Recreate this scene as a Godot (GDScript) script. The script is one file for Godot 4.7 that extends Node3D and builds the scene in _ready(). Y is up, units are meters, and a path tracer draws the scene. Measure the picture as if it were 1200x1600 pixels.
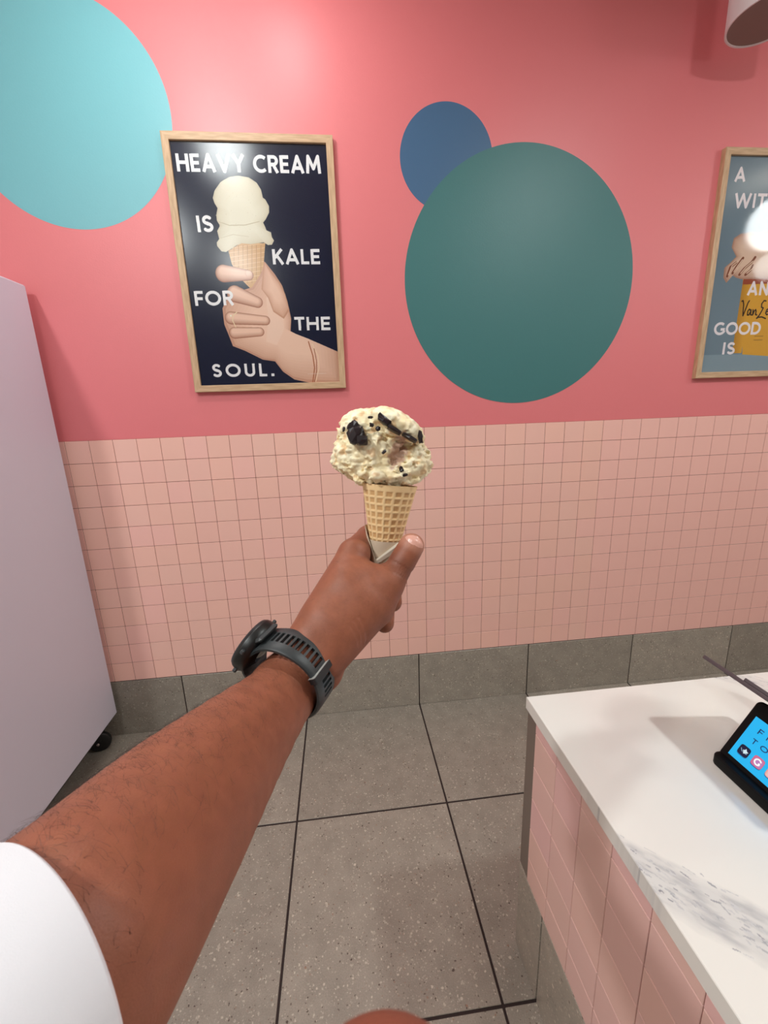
extends Node3D
# An ice-cream shop: a hand holds up a cone in front of a pink tiled wall. Metres, y up, the back wall is the plane z = 0, the floor y = 0.

const PITCH := 0.1          # wall tile with its joint
const TILE_TOP := 1.5118
const BASE_H := 0.3118
const FLOOR_W := 0.6168
const FLOOR_D := 0.6202
const JOINT_X := 0.322      # first baseboard joint
const JOINT_Z := 0.6091     # first floor joint from the wall
const CEIL := 3.25

var rng := RandomNumberGenerator.new()
var boxes := {}
var glyphs := {}

# ---------------------------------------------------------------- small helpers
func part(called: String, mesh: Mesh, m: Material, parent: Node = self, at := Vector3.ZERO) -> MeshInstance3D:
	var o := MeshInstance3D.new()
	o.name = called
	o.mesh = mesh
	o.material_override = m
	o.position = at
	parent.add_child(o, true)
	return o

func thing(called: String, label: String, category: String, at := Vector3.ZERO, group := "") -> Node3D:
	var o := Node3D.new()
	o.name = called
	add_child(o, true)
	o.position = at
	o.set_meta("label", label)
	o.set_meta("category", category)
	if group != "":
		o.set_meta("group", group)
	return o

func setting(called: String, label: String, category: String) -> Node3D:
	var o := thing(called, label, category)
	o.set_meta("kind", "structure")
	return o

func mat(c: Color, rough := 0.6, metal := 0.0, spec := 0.5) -> StandardMaterial3D:
	var m := StandardMaterial3D.new()
	m.albedo_color = c
	m.roughness = rough
	m.metallic = metal
	m.metallic_specular = spec
	return m

func rgb(r: float, g: float, b: float) -> Color:
	return Color(r / 255.0, g / 255.0, b / 255.0)

func lin(r: float, g: float, b: float) -> Color:
	return rgb(r, g, b).srgb_to_linear()

func noise(seed_: int, freq: float, octaves := 3, kind := FastNoiseLite.TYPE_SIMPLEX_SMOOTH) -> FastNoiseLite:
	var n := FastNoiseLite.new()
	n.seed = seed_
	n.frequency = freq
	n.noise_type = kind
	n.fractal_octaves = octaves
	return n

# triangles -> ArrayMesh with smooth normals (front faces clockwise)
func smooth(v: PackedVector3Array, idx: PackedInt32Array, col := PackedColorArray(), uv := PackedVector2Array(), given := PackedVector3Array()) -> ArrayMesh:
	var nrm := given
	if nrm.is_empty():
		nrm.resize(v.size())
		for t in range(0, idx.size(), 3):
			var a := v[idx[t]]
			var n := (v[idx[t + 2]] - a).cross(v[idx[t + 1]] - a)
			for k in 3:
				nrm[idx[t + k]] += n
		for i in nrm.size():
			nrm[i] = nrm[i].normalized()
	var arr := []
	arr.resize(Mesh.ARRAY_MAX)
	arr[Mesh.ARRAY_VERTEX] = v
	arr[Mesh.ARRAY_NORMAL] = nrm
	arr[Mesh.ARRAY_INDEX] = idx
	if not col.is_empty():
		arr[Mesh.ARRAY_COLOR] = col
	if not uv.is_empty():
		arr[Mesh.ARRAY_TEX_UV] = uv
	var m := ArrayMesh.new()
	m.add_surface_from_arrays(Mesh.PRIMITIVE_TRIANGLES, arr)
	return m

# rings of points -> tube; every ring has the same count and closes on itself
func loft(rings: Array, cap_a := false, cap_b := false, flip := false) -> ArrayMesh:
	var n: int = rings[0].size()
	var v := PackedVector3Array()
	var idx := PackedInt32Array()
	for r in rings:
		v.append_array(r)
	for i in rings.size() - 1:
		for j in n:
			var a := i * n + j
			var b := i * n + (j + 1) % n
			var q := [a, b, a + n, b, b + n, a + n] if not flip else [a, a + n, b, b, a + n, b + n]
			idx.append_array(PackedInt32Array(q))
	for cap in 2:
		if (cap == 0 and cap_a) or (cap == 1 and cap_b):
			var base: int = 0 if cap == 0 else (rings.size() - 1) * n
			var c := Vector3.ZERO
			for j in n:
				c += v[base + j] / n
			var start := v.size()
			v.append(c)
			for j in n:
				v.append(v[base + j])
			for j in n:
				var p := start + 1 + j
				var q2 := start + 1 + (j + 1) % n
				if (cap == 0) != flip:
					idx.append_array(PackedInt32Array([start, q2, p]))
				else:
					idx.append_array(PackedInt32Array([start, p, q2]))
	return smooth(v, idx)

func circle(c: Vector3, e1: Vector3, e2: Vector3, r1: float, r2: float, n: int) -> PackedVector3Array:
	var out := PackedVector3Array()
	for i in n:
		var t := TAU * i / n
		out.append(c + e1 * (r1 * cos(t)) + e2 * (r2 * sin(t)))
	return out

# lathe: profile of (radius, height) along +y; sharp profile corners are doubled points
func lathe(profile: Array, n := 40) -> ArrayMesh:
	var rings := []
	for p in profile:
		rings.append(circle(Vector3(0, p.y, 0), Vector3.RIGHT, Vector3.BACK, p.x, p.x, n))
	return loft(rings)

# box with chamfered edges, centred
func cbox(size: Vector3, b: float) -> ArrayMesh:
	var key := "%v %f" % [size, b]
	if boxes.has(key):
		return boxes[key]
	var st := SurfaceTool.new()
	st.begin(Mesh.PRIMITIVE_TRIANGLES)
	st.set_smooth_group(-1)
	var h := size / 2
	var tri := func(p: Vector3, q: Vector3, r: Vector3):
		var c := (p + q + r) / 3.0
		if (r - p).cross(q - p).dot(c) < 0.0:
			var s := q
			q = r
			r = s
		for w in [p, q, r]:
			st.add_vertex(w)
	var pt := func(sx: float, sy: float, sz: float, axis: int) -> Vector3:
		var v := Vector3(sx * (h.x - b), sy * (h.y - b), sz * (h.z - b))
		v[axis] = [sx, sy, sz][axis] * h[axis]
		return v
	for axis in 3:
		for s in [-1.0, 1.0]:
			var c := []
			for k in [[-1.0, -1.0], [1.0, -1.0], [1.0, 1.0], [-1.0, 1.0]]:
				var q := [s, k[0], k[1]] if axis == 0 else ([k[0], s, k[1]] if axis == 1 else [k[0], k[1], s])
				c.append(pt.call(q[0], q[1], q[2], axis))
			tri.call(c[0], c[1], c[2])
			tri.call(c[0], c[2], c[3])
	if b > 0.0:
		for axis in 3:
			var u := (axis + 1) % 3
			var w := (axis + 2) % 3
			for su in [-1.0, 1.0]:
				for sw in [-1.0, 1.0]:
					var q := []
					for e in [-1.0, 1.0]:
						var s := [0.0, 0.0, 0.0]
						s[axis] = e
						s[u] = su
						s[w] = sw
						q.append(pt.call(s[0], s[1], s[2], u))
						q.append(pt.call(s[0], s[1], s[2], w))
					tri.call(q[0], q[1], q[2])
					tri.call(q[1], q[3], q[2])
		for sx in [-1.0, 1.0]:
			for sy in [-1.0, 1.0]:
				for sz in [-1.0, 1.0]:
					tri.call(pt.call(sx, sy, sz, 0), pt.call(sx, sy, sz, 1), pt.call(sx, sy, sz, 2))
	st.generate_normals()
	var m := st.commit()
	boxes[key] = m
	return m

# slab with rounded outline (in x-y), thickness along z, small edge round
func rslab(w: float, h: float, t: float, r: float, e: float, n := 8) -> ArrayMesh:
	var outline := func(inset: float) -> PackedVector2Array:
		var o := PackedVector2Array()
		for c in 4:
			var cx: float = (w / 2 - r) * (1.0 if c == 0 or c == 3 else -1.0)
			var cy: float = (h / 2 - r) * (1.0 if c < 2 else -1.0)
			for i in n + 1:
				var t2 := PI / 2 * c + PI / 2 * i / n
				o.append(Vector2(cx + (r - inset) * cos(t2), cy + (r - inset) * sin(t2)))
		return o
	var rings := []
	for k in [[e * 3.0, -t / 2], [e, -t / 2], [e * 0.3, -t / 2 + e * 0.3], [0.0, -t / 2 + e], [0.0, t / 2 - e], [e * 0.3, t / 2 - e * 0.3], [e, t / 2], [e * 3.0, t / 2]]:
		var ring := PackedVector3Array()
		for p in outline.call(k[0]):
			ring.append(Vector3(p.x, p.y, k[1]))
		rings.append(ring)
	return loft(rings, true, true, false)

func tube(pts: Array, r: float, n := 10) -> ArrayMesh:
	var rings := []
	for i in pts.size():
		var d: Vector3 = (pts[mini(i + 1, pts.size() - 1)] - pts[maxi(i - 1, 0)]).normalized()
		var e1 := d.cross(Vector3.UP if absf(d.y) < 0.9 else Vector3.RIGHT).normalized()
		rings.append(circle(pts[i], e1, d.cross(e1), r, r, n))
	return loft(rings, true, true)

# flat rectangle in x-y facing +z with its picture upright
func sheet(w: float, h: float) -> ArrayMesh:
	var v := PackedVector3Array([Vector3(-w / 2, h / 2, 0), Vector3(w / 2, h / 2, 0), Vector3(w / 2, -h / 2, 0), Vector3(-w / 2, -h / 2, 0)])
	return smooth(v, PackedInt32Array([0, 1, 2, 0, 2, 3]), PackedColorArray(), PackedVector2Array([Vector2(0, 0), Vector2(1, 0), Vector2(1, 1), Vector2(0, 1)]))

# ---------------------------------------------------------------- drawing prints
func fill_poly(img: Image, pts: PackedVector2Array, c: Color) -> void:
	var lo := INF
	var hi := -INF
	for p in pts:
		lo = minf(lo, p.y)
		hi = maxf(hi, p.y)
	var n := pts.size()
	for y in range(maxi(0, floori(lo)), mini(img.get_height() - 1, ceili(hi)) + 1):
		var xs := []
		var fy := y + 0.5
		for i in n:
			var a := pts[i]
			var b := pts[(i + 1) % n]
			if (a.y <= fy) != (b.y <= fy):
				xs.append(a.x + (fy - a.y) / (b.y - a.y) * (b.x - a.x))
		xs.sort()
		for k in range(0, xs.size() - 1, 2):
			var x0 := roundi(xs[k])
			var x1 := roundi(xs[k + 1])
			if x1 > x0:
				img.fill_rect(Rect2i(x0, y, x1 - x0, 1), c)

func disc(img: Image, c: Vector2, r: float, col: Color) -> void:
	var p := PackedVector2Array()
	for i in 24:
		p.append(c + Vector2.from_angle(TAU * i / 24) * r)
	fill_poly(img, p, col)

func stroke(img: Image, pts: Array, w: float, col: Color, round_ends := false) -> void:
	for i in pts.size() - 1:
		var a: Vector2 = pts[i]
		var b: Vector2 = pts[i + 1]
		var d := (b - a).normalized().orthogonal() * w / 2
		fill_poly(img, PackedVector2Array([a + d, b + d, b - d, a - d]), col)
	for i in pts.size():
		if round_ends or (i > 0 and i < pts.size() - 1):
			disc(img, pts[i], w / 2, col)

func arc(cx: float, cy: float, rx: float, ry: float, a0: float, a1: float) -> Array:
	var o := []
	for i in 19:
		var t := deg_to_rad(lerpf(a0, a1, i / 18.0))
		o.append(Vector2(cx + rx * cos(t), cy + ry * sin(t)))
	return o

func make_glyphs() -> void:
	var V := func(l: Array) -> Array:
		var o := []
		for i in range(0, l.size(), 2):
			o.append(Vector2(l[i], l[i + 1]))
		return o
	glyphs = {
		"H": [0.78, [V.call([0.1, 0, 0.1, 1]), V.call([0.68, 0, 0.68, 1]), V.call([0.1, 0.49, 0.68, 0.49])]],
		"E": [0.6, [V.call([0.1, 0, 0.1, 1]), V.call([0.1, 0.095, 0.58, 0.095]), V.call([0.1, 0.5, 0.54, 0.5]), V.call([0.1, 0.905, 0.58, 0.905])]],
		"F": [0.57, [V.call([0.1, 0, 0.1, 1]), V.call([0.1, 0.095, 0.56, 0.095]), V.call([0.1, 0.52, 0.52, 0.52])]],
		"L": [0.54, [V.call([0.1, 0, 0.1, 1]), V.call([0.1, 0.905, 0.53, 0.905])]],
		"A": [0.88, [V.call([0.09, 1, 0.44, 0.05, 0.79, 1]), V.call([0.24, 0.7, 0.64, 0.7])]],
		"V": [0.86, [V.call([0.09, 0, 0.43, 0.95, 0.77, 0])]],
		"Y": [0.8, [V.call([0.08, 0, 0.4, 0.52]), V.call([0.72, 0, 0.4, 0.52, 0.4, 1])]],
		"C": [0.84, [arc(0.5, 0.5, 0.41, 0.41, -48, -312)]],
		"G": [0.92, [arc(0.5, 0.5, 0.41, 0.41, -48, -340), V.call([0.9, 0.56, 0.55, 0.56])]],
		"O": [1.0, [arc(0.5, 0.5, 0.41, 0.41, 0, 360) + [Vector2(0.908, 0.53)]]],
		"R": [0.68, [V.call([0.1, 0, 0.1, 1]), V.call([0.1, 0.095, 0.36, 0.095]) + arc(0.36, 0.31, 0.215, 0.215, -90, 90) + V.call([0.1, 0.525]), V.call([0.33, 0.5, 0.6, 1])]],
		"D": [0.82, [V.call([0.1, 0, 0.1, 1]), V.call([0.1, 0.095, 0.32, 0.095]) + arc(0.32, 0.5, 0.4, 0.405, -90, 90) + V.call([0.1, 0.905])]],
		"M": [1.0, [V.call([0.1, 1, 0.18, 0.03, 0.5, 0.72, 0.82, 0.03, 0.9, 1])]],
		"N": [0.78, [V.call([0.1, 1, 0.1, 0.06, 0.66, 0.94, 0.66, 0])]],
		"I": [0.2, [V.call([0.1, 0, 0.1, 1])]],
		"S": [0.64, [arc(0.32, 0.285, 0.2, 0.19, -28, -270) + arc(0.32, 0.705, 0.22, 0.2, -90, 152)]],
		"K": [0.7, [V.call([0.1, 0, 0.1, 1]), V.call([0.61, 0, 0.14, 0.58]), V.call([0.3, 0.44, 0.64, 1])]],
		"T": [0.62, [V.call([0.0, 0.095, 0.62, 0.095]), V.call([0.31, 0.05, 0.31, 1])]],
		"U": [0.72, [V.call([0.1, 0, 0.1, 0.6]) + arc(0.36, 0.64, 0.26, 0.265, 180, 0) + V.call([0.62, 0])]],
		"W": [1.12, [V.call([0.07, 0, 0.31, 0.95, 0.56, 0.08, 0.81, 0.95, 1.05, 0])]],
		".": [0.24, [V.call([0.12, 0.79, 0.12, 1])]],
	}

# a word between two baseline ends, of that cap height, in bold geometric capitals
func word(img: Image, text: String, a: Vector2, b: Vector2, cap: float, col: Color, weight := 0.205, gap := 0.1) -> void:
	var total := -gap
	for ch in text:
		total += (0.34 if ch == " " else glyphs[ch][0]) + gap
	var ex := (b - a) / total
	var ey := Vector2(-ex.y, ex.x).normalized() * cap
	var x := 0.0
	for ch in text:
		if ch == " ":
			x += 0.34 + gap
			continue
		for s in glyphs[ch][1]:
			var p := []
			for q in s:
				p.append(a + ex * (x + q.x) + ey * (q.y - 1.0))
			stroke(img, p, weight * cap * (1.15 if ch == "." else 1.0), col)
		x += glyphs[ch][0] + gap

# nested shrinking copies: an airbrushed shape in the printed picture
func airbrush(img: Image, pts: PackedVector2Array, rim: Color, mid: Color, off := Vector2.ZERO, steps := 9, keep := 0.45) -> void:
	var c := Vector2.ZERO
	for p in pts:
		c += p / pts.size()
	for k in steps:
		var f := float(k) / (steps - 1)
		var s := lerpf(1.0, keep, f)
		var q := PackedVector2Array()
		for p in pts:
			q.append(c + off * f + (p - c) * s)
		fill_poly(img, q, rim.lerp(mid, sqrt(f)))

func finger_print(img: Image, a: Vector2, ra: float, b: Vector2, rb: float, rim: Color, mid: Color) -> void:
	for k in 8:
		var f := k / 7.0
		var s := lerpf(1.0, 0.35, f)
		var d := (b - a).normalized()
		var o := d.orthogonal()
		var sh := Vector2(-0.12, -0.3) * f
		var p := PackedVector2Array()
		for i in 13:
			p.append(b + sh * rb + (d * cos(PI * (i / 12.0 - 0.5)) + o * sin(PI * (i / 12.0 - 0.5))) * rb * s)
		for i in 13:
			p.append(a + sh * ra + (d * cos(PI * (i / 12.0 + 0.5)) + o * sin(PI * (i / 12.0 + 0.5))) * ra * s)
		fill_poly(img, p, rim.lerp(mid, sqrt(f)))

func poster_cone() -> ImageTexture:
	var img := Image.create(800, 1208, false, Image.FORMAT_RGBA8)
	img.fill(rgb(22, 27, 52))
	var skin := rgb(244, 204, 182)
	var skin_d := rgb(166, 110, 88)
	# cone
	fill_poly(img, PackedVector2Array([Vector2(233.6, 507.4),Vector2(311.4, 464.4),Vector2(436.8, 468.5),Vector2(419.7, 563.9),Vector2(392.2, 704.0),Vector2(329.0, 691.9),Vector2(290.5, 651.5),Vector2(244.7, 572.3)]), rgb(214, 170, 122))
	for i in 9:
		stroke(img, [Vector2(244.6, 477.4) + Vector2(i * 24, 0), Vector2(244.6, 477.4) + Vector2(i * 24 - 60 + 40, 190)], 3.0, rgb(184, 136, 92))
		stroke(img, [Vector2(233.3, 494.5) + Vector2(0, i * 22), Vector2(432.4, 494.3) + Vector2(0, i * 22 + 34 - 60)], 3.0, rgb(232, 196, 152))
	fill_poly(img, PackedVector2Array([Vector2(436.8, 468.5),Vector2(461.4, 468.4),Vector2(436.2, 728.8),Vector2(392.2, 704.0),Vector2(419.7, 563.9)]), rgb(22, 27, 52))
	fill_poly(img, PackedVector2Array([Vector2(199.2, 468.9),Vector2(235.5, 507.4),Vector2(246.6, 572.3),Vector2(292.4, 651.6),Vector2(330.9, 691.9),Vector2(392.2, 704.0),Vector2(385.6, 769.2),Vector2(166.0, 739.9)]), rgb(22, 27, 52))
	# arm and hand
	airbrush(img, PackedVector2Array([Vector2(425.9, 559.5),Vector2(475.2, 624.1),Vector2(508.7, 679.7),Vector2(530.8, 761.5),Vector2(544.5, 854.1),Vector2(534.9, 919.6),Vector2(594.4, 951.0),Vector2(652.8, 978.8),Vector2(812.1, 1042.0),Vector2(817.4, 1219.0),Vector2(615.3, 1205.3),Vector2(534.5, 1186.1),Vector2(472.3, 1140.0),Vector2(432.1, 1082.3),Vector2(363.0, 1071.0),Vector2(268.9, 1021.0),Vector2(203.2, 994.0),Vector2(186.0, 932.6),Vector2(168.5, 876.5),Vector2(168.9, 794.1),Vector2(215.7, 722.4),Vector2(343.9, 687.5),Vector2(399.1, 616.7)]), rgb(206, 156, 132), skin, Vector2(12, -10), 10, 0.5)
	fill_poly(img, PackedVector2Array([Vector2(415.5, 742.2),Vector2(477.1, 706.5),Vector2(503.8, 788.8),Vector2(499.9, 909.6),Vector2(450.4, 994.1),Vector2(392.6, 974.0),Vector2(414.4, 852.3)]), rgb(246, 210, 190))
	airbrush(img, PackedVector2Array([Vector2(420.6, 555.2),Vector2(448.3, 603.6),Vector2(492.9, 661.6),Vector2(522.2, 725.0),Vector2(538.6, 807.6),Vector2(502.9, 853.5),Vector2(447.4, 815.7),Vector2(425.2, 742.3),Vector2(392.9, 696.9)]), rgb(208, 156, 130), skin, Vector2(4, -4), 8, 0.4)
	# fingers
	finger_print(img, Vector2(197.9, 617.6), 45.0, Vector2(331.3, 627.0), 26.0, skin_d, skin)
	finger_print(img, Vector2(327.5, 618.1), 16.0, Vector2(335.1, 618.1), 15.0, rgb(224, 180, 158), rgb(244, 214, 196))
	finger_print(img, Vector2(246.4, 720.8), 44.0, Vector2(364.7, 765.3), 29.0, skin_d, skin)
	finger_print(img, Vector2(210.9, 844.9), 34.0, Vector2(399.8, 861.4), 25.0, skin_d, skin)
	finger_print(img, Vector2(221.1, 923.8), 31.0, Vector2(362.4, 920.6), 24.0, skin_d, skin)
	stroke(img, [Vector2(245.2, 815.1), Vector2(224.0, 831.3), Vector2(217.0, 858.8), Vector2(230.5, 892.3)], 5.0, rgb(240, 216, 180), true)
	disc(img, Vector2(210.3, 832.9), 5.0, rgb(250, 240, 220))
	stroke(img, [Vector2(632.5, 978.5), Vector2(652.1, 1056.2), Vector2(657.3, 1124.9), Vector2(641.4, 1202.0)], 6.0, rgb(176, 104, 70), true)
	stroke(img, [Vector2(651.9, 990.3), Vector2(682.7, 1056.8), Vector2(683.0, 1125.5), Vector2(659.1, 1200.5)], 5.0, rgb(246, 214, 184), true)
	stroke(img, [Vector2(662.1, 1017.6), Vector2(671.4, 1085.9), Vector2(667.2, 1144.9), Vector2(650.7, 1202.3)], 4.0, rgb(160, 92, 62), true)
	# ice cream
	airbrush(img, PackedVector2Array([Vector2(184.8, 254.4),Vector2(198.2, 220.2),Vector2(234.7, 179.5),Vector2(282.5, 156.4),Vector2(328.4, 150.1),Vector2(382.0, 157.3),Vector2(420.5, 181.0),Vector2(440.1, 213.2),Vector2(445.6, 249.9),Vector2(457.7, 258.0),Vector2(474.1, 289.3),Vector2(472.0, 320.1),Vector2(450.1, 353.7),Vector2(435.6, 368.1),Vector2(445.4, 391.7),Vector2(452.1, 418.8),Vector2(472.4, 412.8),Vector2(475.6, 438.4),Vector2(485.4, 455.5),Vector2(472.1, 475.3),Vector2(451.1, 477.1),Vector2(428.7, 464.2),Vector2(395.3, 468.6),Vector2(357.3, 472.9),Vector2(310.9, 468.7),Vector2(281.7, 479.0),Vector2(251.7, 496.2),Vector2(221.9, 511.7),Vector2(199.0, 508.2),Vector2(179.1, 481.7),Vector2(179.4, 464.7),Vector2(194.4, 447.7),Vector2(188.1, 409.7),Vector2(205.9, 384.5),Vector2(192.5, 359.6),Vector2(192.9, 334.7),Vector2(203.4, 301.6),Vector2(190.8, 278.8)]), rgb(214, 204, 180), rgb(238, 232, 214), Vector2(-4, -6), 12, 0.5)
	stroke(img, [Vector2(204.5, 366.1), Vector2(255.8, 382.6), Vector2(339.3, 380.4), Vector2(415.5, 363.2)], 4.0, rgb(206, 194, 168), true)
	stroke(img, [Vector2(202.3, 443.4), Vector2(269.2, 426.3), Vector2(351.8, 436.2)], 3.0, rgb(214, 203, 180), true)
	for i in 60:
		disc(img, Vector2(rng.randf_range(190, 400), rng.randf_range(215, 500)), rng.randf_range(0.8, 1.8), rgb(212, 202, 178))
	# lettering
	var white := rgb(246, 244, 246)
	word(img, "HEAVY CREAM", Vector2(20.9, 135.7), Vector2(764.9, 134.6), 81.0, white, 0.2, 0.1)
	word(img, "IS", Vector2(86.5, 416.0), Vector2(172.8, 414.0), 79.0, white)
	word(img, "KALE", Vector2(468.5, 572.8), Vector2(730.7, 572.5), 76.0, white)
	word(img, "FOR", Vector2(24.4, 779.8), Vector2(235.9, 778.5), 75.0, white)
	word(img, "THE", Vector2(560.1, 916.3), Vector2(765.5, 917.7), 72.0, white)
	word(img, "SOUL.", Vector2(69.9, 1160.8), Vector2(422.4, 1164.3), 72.0, white, 0.205, 0.24)
	for i in 22:
		stroke(img, [Vector2(614.8, 1157.5) + Vector2(i * 4.9, 0), Vector2(614.8, 1157.5) + Vector2(i * 4.9 + 3.4, 0)], 2.0, rgb(240, 226, 214))
	return ImageTexture.create_from_image(img)

func poster_tub() -> ImageTexture:
	var img := Image.create(800, 1208, false, Image.FORMAT_RGBA8)
	img.fill(rgb(112, 132, 146))
	img.fill_rect(Rect2i(0, int(Vector2(243.9, 1100.5).y), 800, 400), rgb(132, 152, 164))
	# tub
	var tl: Vector2 = Vector2(210.2, 652.3)
	var bl: Vector2 = Vector2(274.7, 1091.8)
	var w := 400.0
	fill_poly(img, PackedVector2Array([tl, tl + Vector2(w + 20, 0), bl + Vector2(w, 6), bl + Vector2(w * 0.5, 24), bl + Vector2(12, 10)]), rgb(216, 160, 52))
	for i in 14:
		var f := i / 13.0
		img.fill_rect(Rect2i(int(tl.x + 2 + 60 * f), int(tl.y + 10), 6, int(bl.y - tl.y - 8)), rgb(184, 130, 40).lerp(rgb(216, 160, 52), f))
	fill_poly(img, PackedVector2Array([tl + Vector2(4, -10), tl + Vector2(w + 16, -10), tl + Vector2(w + 16, 26), tl + Vector2(4, 34)]), rgb(150, 66, 40))
	# ice cream piled above the rim
	airbrush(img, PackedVector2Array([Vector2(200.6, 656.5),Vector2(162.8, 647.7),Vector2(128.7, 630.4),Vector2(100.8, 677.4),Vector2(75.0, 647.3),Vector2(72.7, 591.9),Vector2(108.5, 562.5),Vector2(141.4, 528.9),Vector2(102.0, 478.8),Vector2(108.4, 429.2),Vector2(149.5, 404.4),Vector2(208.8, 396.0),Vector2(271.4, 403.9),Vector2(324.4, 387.3), Vector2(324.4, 387.3) + Vector2(180, -20), Vector2(376.7, 648.8) + Vector2(200, 0), Vector2(377.5, 653.2)]), rgb(176, 132, 112), rgb(222, 190, 168), Vector2(10, -6), 8, 0.55)
	for s in [[Vector2(99.3, 638.8), Vector2(113.0, 587.8), Vector2(147.5, 562.5)], [Vector2(132.4, 621.9), Vector2(152.0, 587.9), Vector2(176.8, 554.2), Vector2(189.1, 537.3)], [Vector2(180.4, 630.7), Vector2(207.2, 596.6), Vector2(250.5, 562.8), Vector2(270.7, 533.2)], [Vector2(221.8, 630.9), Vector2(253.4, 605.3), Vector2(264.1, 579.8)]]:
		stroke(img, s, 15.0, rgb(128, 72, 50), true)
		stroke(img, [s[0] + Vector2(8, -8), s[1] + Vector2(10, -8), s[2] + Vector2(10, -8)], 6.0, rgb(226, 196, 172), true)
	# printed words
	var white := rgb(236, 226, 230)
	var cap := 78.0
	word(img, "A", Vector2(55.5, 131.4), Vector2(129.1, 130.4), 73.0, white)
	word(img, "WITH", Vector2(75.4, 265.8), Vector2(75.4, 265.8) + Vector2(300, 0), 76.0, white)
	word(img, "AND", Vector2(252.1, 748.9), Vector2(252.1, 748.9) + Vector2(225, 0), cap, white)
	word(img, "GOOD", Vector2(60.9, 980.1), Vector2(389.2, 982.1), 76.0, white, 0.205, 0.06)
	word(img, "IS", Vector2(140.4, 1099.2), Vector2(230.7, 1099.2), 74.0, white)
	# handwritten name on the tub
	var ink := rgb(38, 20, 16)
	var s0: Vector2 = Vector2(226.1, 778.6)
	for s in [[0, 4, 7, 0, 14, 22, 17, 62, 20, 88, 30, 52, 40, 12, 46, 2], [62, 56, 54, 50, 46, 62, 47, 84, 56, 84, 64, 62, 66, 54, 66, 82, 74, 84], [78, 54, 80, 84, 86, 62, 94, 53, 98, 62, 98, 82, 106, 84], [150, 4, 138, 2, 126, 20, 128, 40, 140, 44, 134, 60, 122, 86, 108, 104, 118, 98, 140, 96, 165, 106], [160, 70, 176, 62, 174, 50, 164, 54, 160, 74, 168, 84, 184, 76]]:
		var p := []
		for i in range(0, s.size(), 2):
			p.append(s0 + Vector2(s[i], s[i + 1]) * Vector2(1.12, 1.02))
		stroke(img, p, 8.0, ink, true)
	for i in 7:
		stroke(img, [Vector2(353.2, 991.6) + Vector2(i * 9, 0), Vector2(353.2, 991.6) + Vector2(i * 9 + 7, 0)], 4.0, rgb(120, 78, 30))
		stroke(img, [Vector2(352.2, 1014.6) + Vector2(i * 9, 0), Vector2(352.2, 1014.6) + Vector2(i * 9 + 7, 0)], 4.0, rgb(120, 78, 30))
	return ImageTexture.create_from_image(img)

# ---------------------------------------------------------------- surfaces
func speckle_texture(base: Color, size: int, seed_: int, chips: int, mottling: float) -> ImageTexture:
	var r := RandomNumberGenerator.new()
	r.seed = seed_
	var n1 := noise(seed_, 0.012, 3).get_seamless_image(size, size)
	var n2 := noise(seed_ + 1, 0.25, 2).get_seamless_image(size, size)
	n1.convert(Image.FORMAT_L8)
	n2.convert(Image.FORMAT_L8)
	var a := n1.get_data()
	var b := n2.get_data()
	var out := PackedByteArray()
	out.resize(size * size * 3)
	for i in size * size:
		var f := 1.0 + mottling * (a[i] / 255.0 - 0.5) + 0.14 * (b[i] / 255.0 - 0.5)
		out[i * 3] = clampi(int(base.r8 * f), 0, 255)
		out[i * 3 + 1] = clampi(int(base.g8 * f), 0, 255)
		out[i * 3 + 2] = clampi(int(base.b8 * f), 0, 255)
	var img := Image.create_from_data(size, size, false, Image.FORMAT_RGB8, out)
	for i in chips:
		var t := r.randf()
		var c := base.lerp(rgb(238, 228, 212), r.randf_range(0.25, 0.8)) if t < 0.7 else (base.lerp(rgb(62, 46, 40), r.randf_range(0.3, 0.8)) if t < 0.9 else base.lerp(rgb(172, 112, 86), r.randf_range(0.2, 0.6)))
		var rad := absf(r.randfn(0.0, 1.0)) * 1.1 + 0.75
		if t >= 0.7:
			rad *= 0.8
		var q := PackedVector2Array()
		var at := Vector2(r.randf() * size, r.randf() * size)
		var k := r.randi_range(5, 7)
		var ph := r.randf() * TAU
		var el := r.randf_range(0.55, 1.0)
		for j in k:
			q.append(at + (Vector2.from_angle(TAU * j / k) * Vector2(1, el)).rotated(ph) * rad * r.randf_range(0.7, 1.25))
		fill_poly(img, q, c)
	img.generate_mipmaps()
	return ImageTexture.create_from_image(img)

func gray_noise(freq: float, size: int, seed_: int, lo: Color, hi: Color, octaves := 4) -> ImageTexture:
	var im := noise(seed_, freq, octaves).get_seamless_image(size, size)
	im.convert(Image.FORMAT_L8)
	var a := im.get_data()
	var out := PackedByteArray()
	out.resize(size * size * 3)
	for i in size * size:
		var c := lo.lerp(hi, a[i] / 255.0)
		out[i * 3] = c.r8
		out[i * 3 + 1] = c.g8
		out[i * 3 + 2] = c.b8
	return ImageTexture.create_from_image(Image.create_from_data(size, size, false, Image.FORMAT_RGB8, out))

func triplanar(m: StandardMaterial3D, tex: Texture2D, scale_: Vector3, world := true) -> StandardMaterial3D:
	m.albedo_texture = tex
	m.uv1_triplanar = not world
	m.uv1_world_triplanar = world
	if world:
		m.uv1_triplanar = true
	m.uv1_scale = scale_
	return m

func relief(m: StandardMaterial3D, tex: Texture2D, cm: float) -> StandardMaterial3D:
	m.heightmap_enabled = true
	m.heightmap_texture = tex
	m.heightmap_scale = cm
	return m

# ---------------------------------------------------------------- blended bodies (distance field -> surface nets)
func smin(a: float, b: float, k: float) -> float:
	var h := maxf(k - absf(a - b), 0.0) / k
	return minf(a, b) - h * h * k * 0.25

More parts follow.
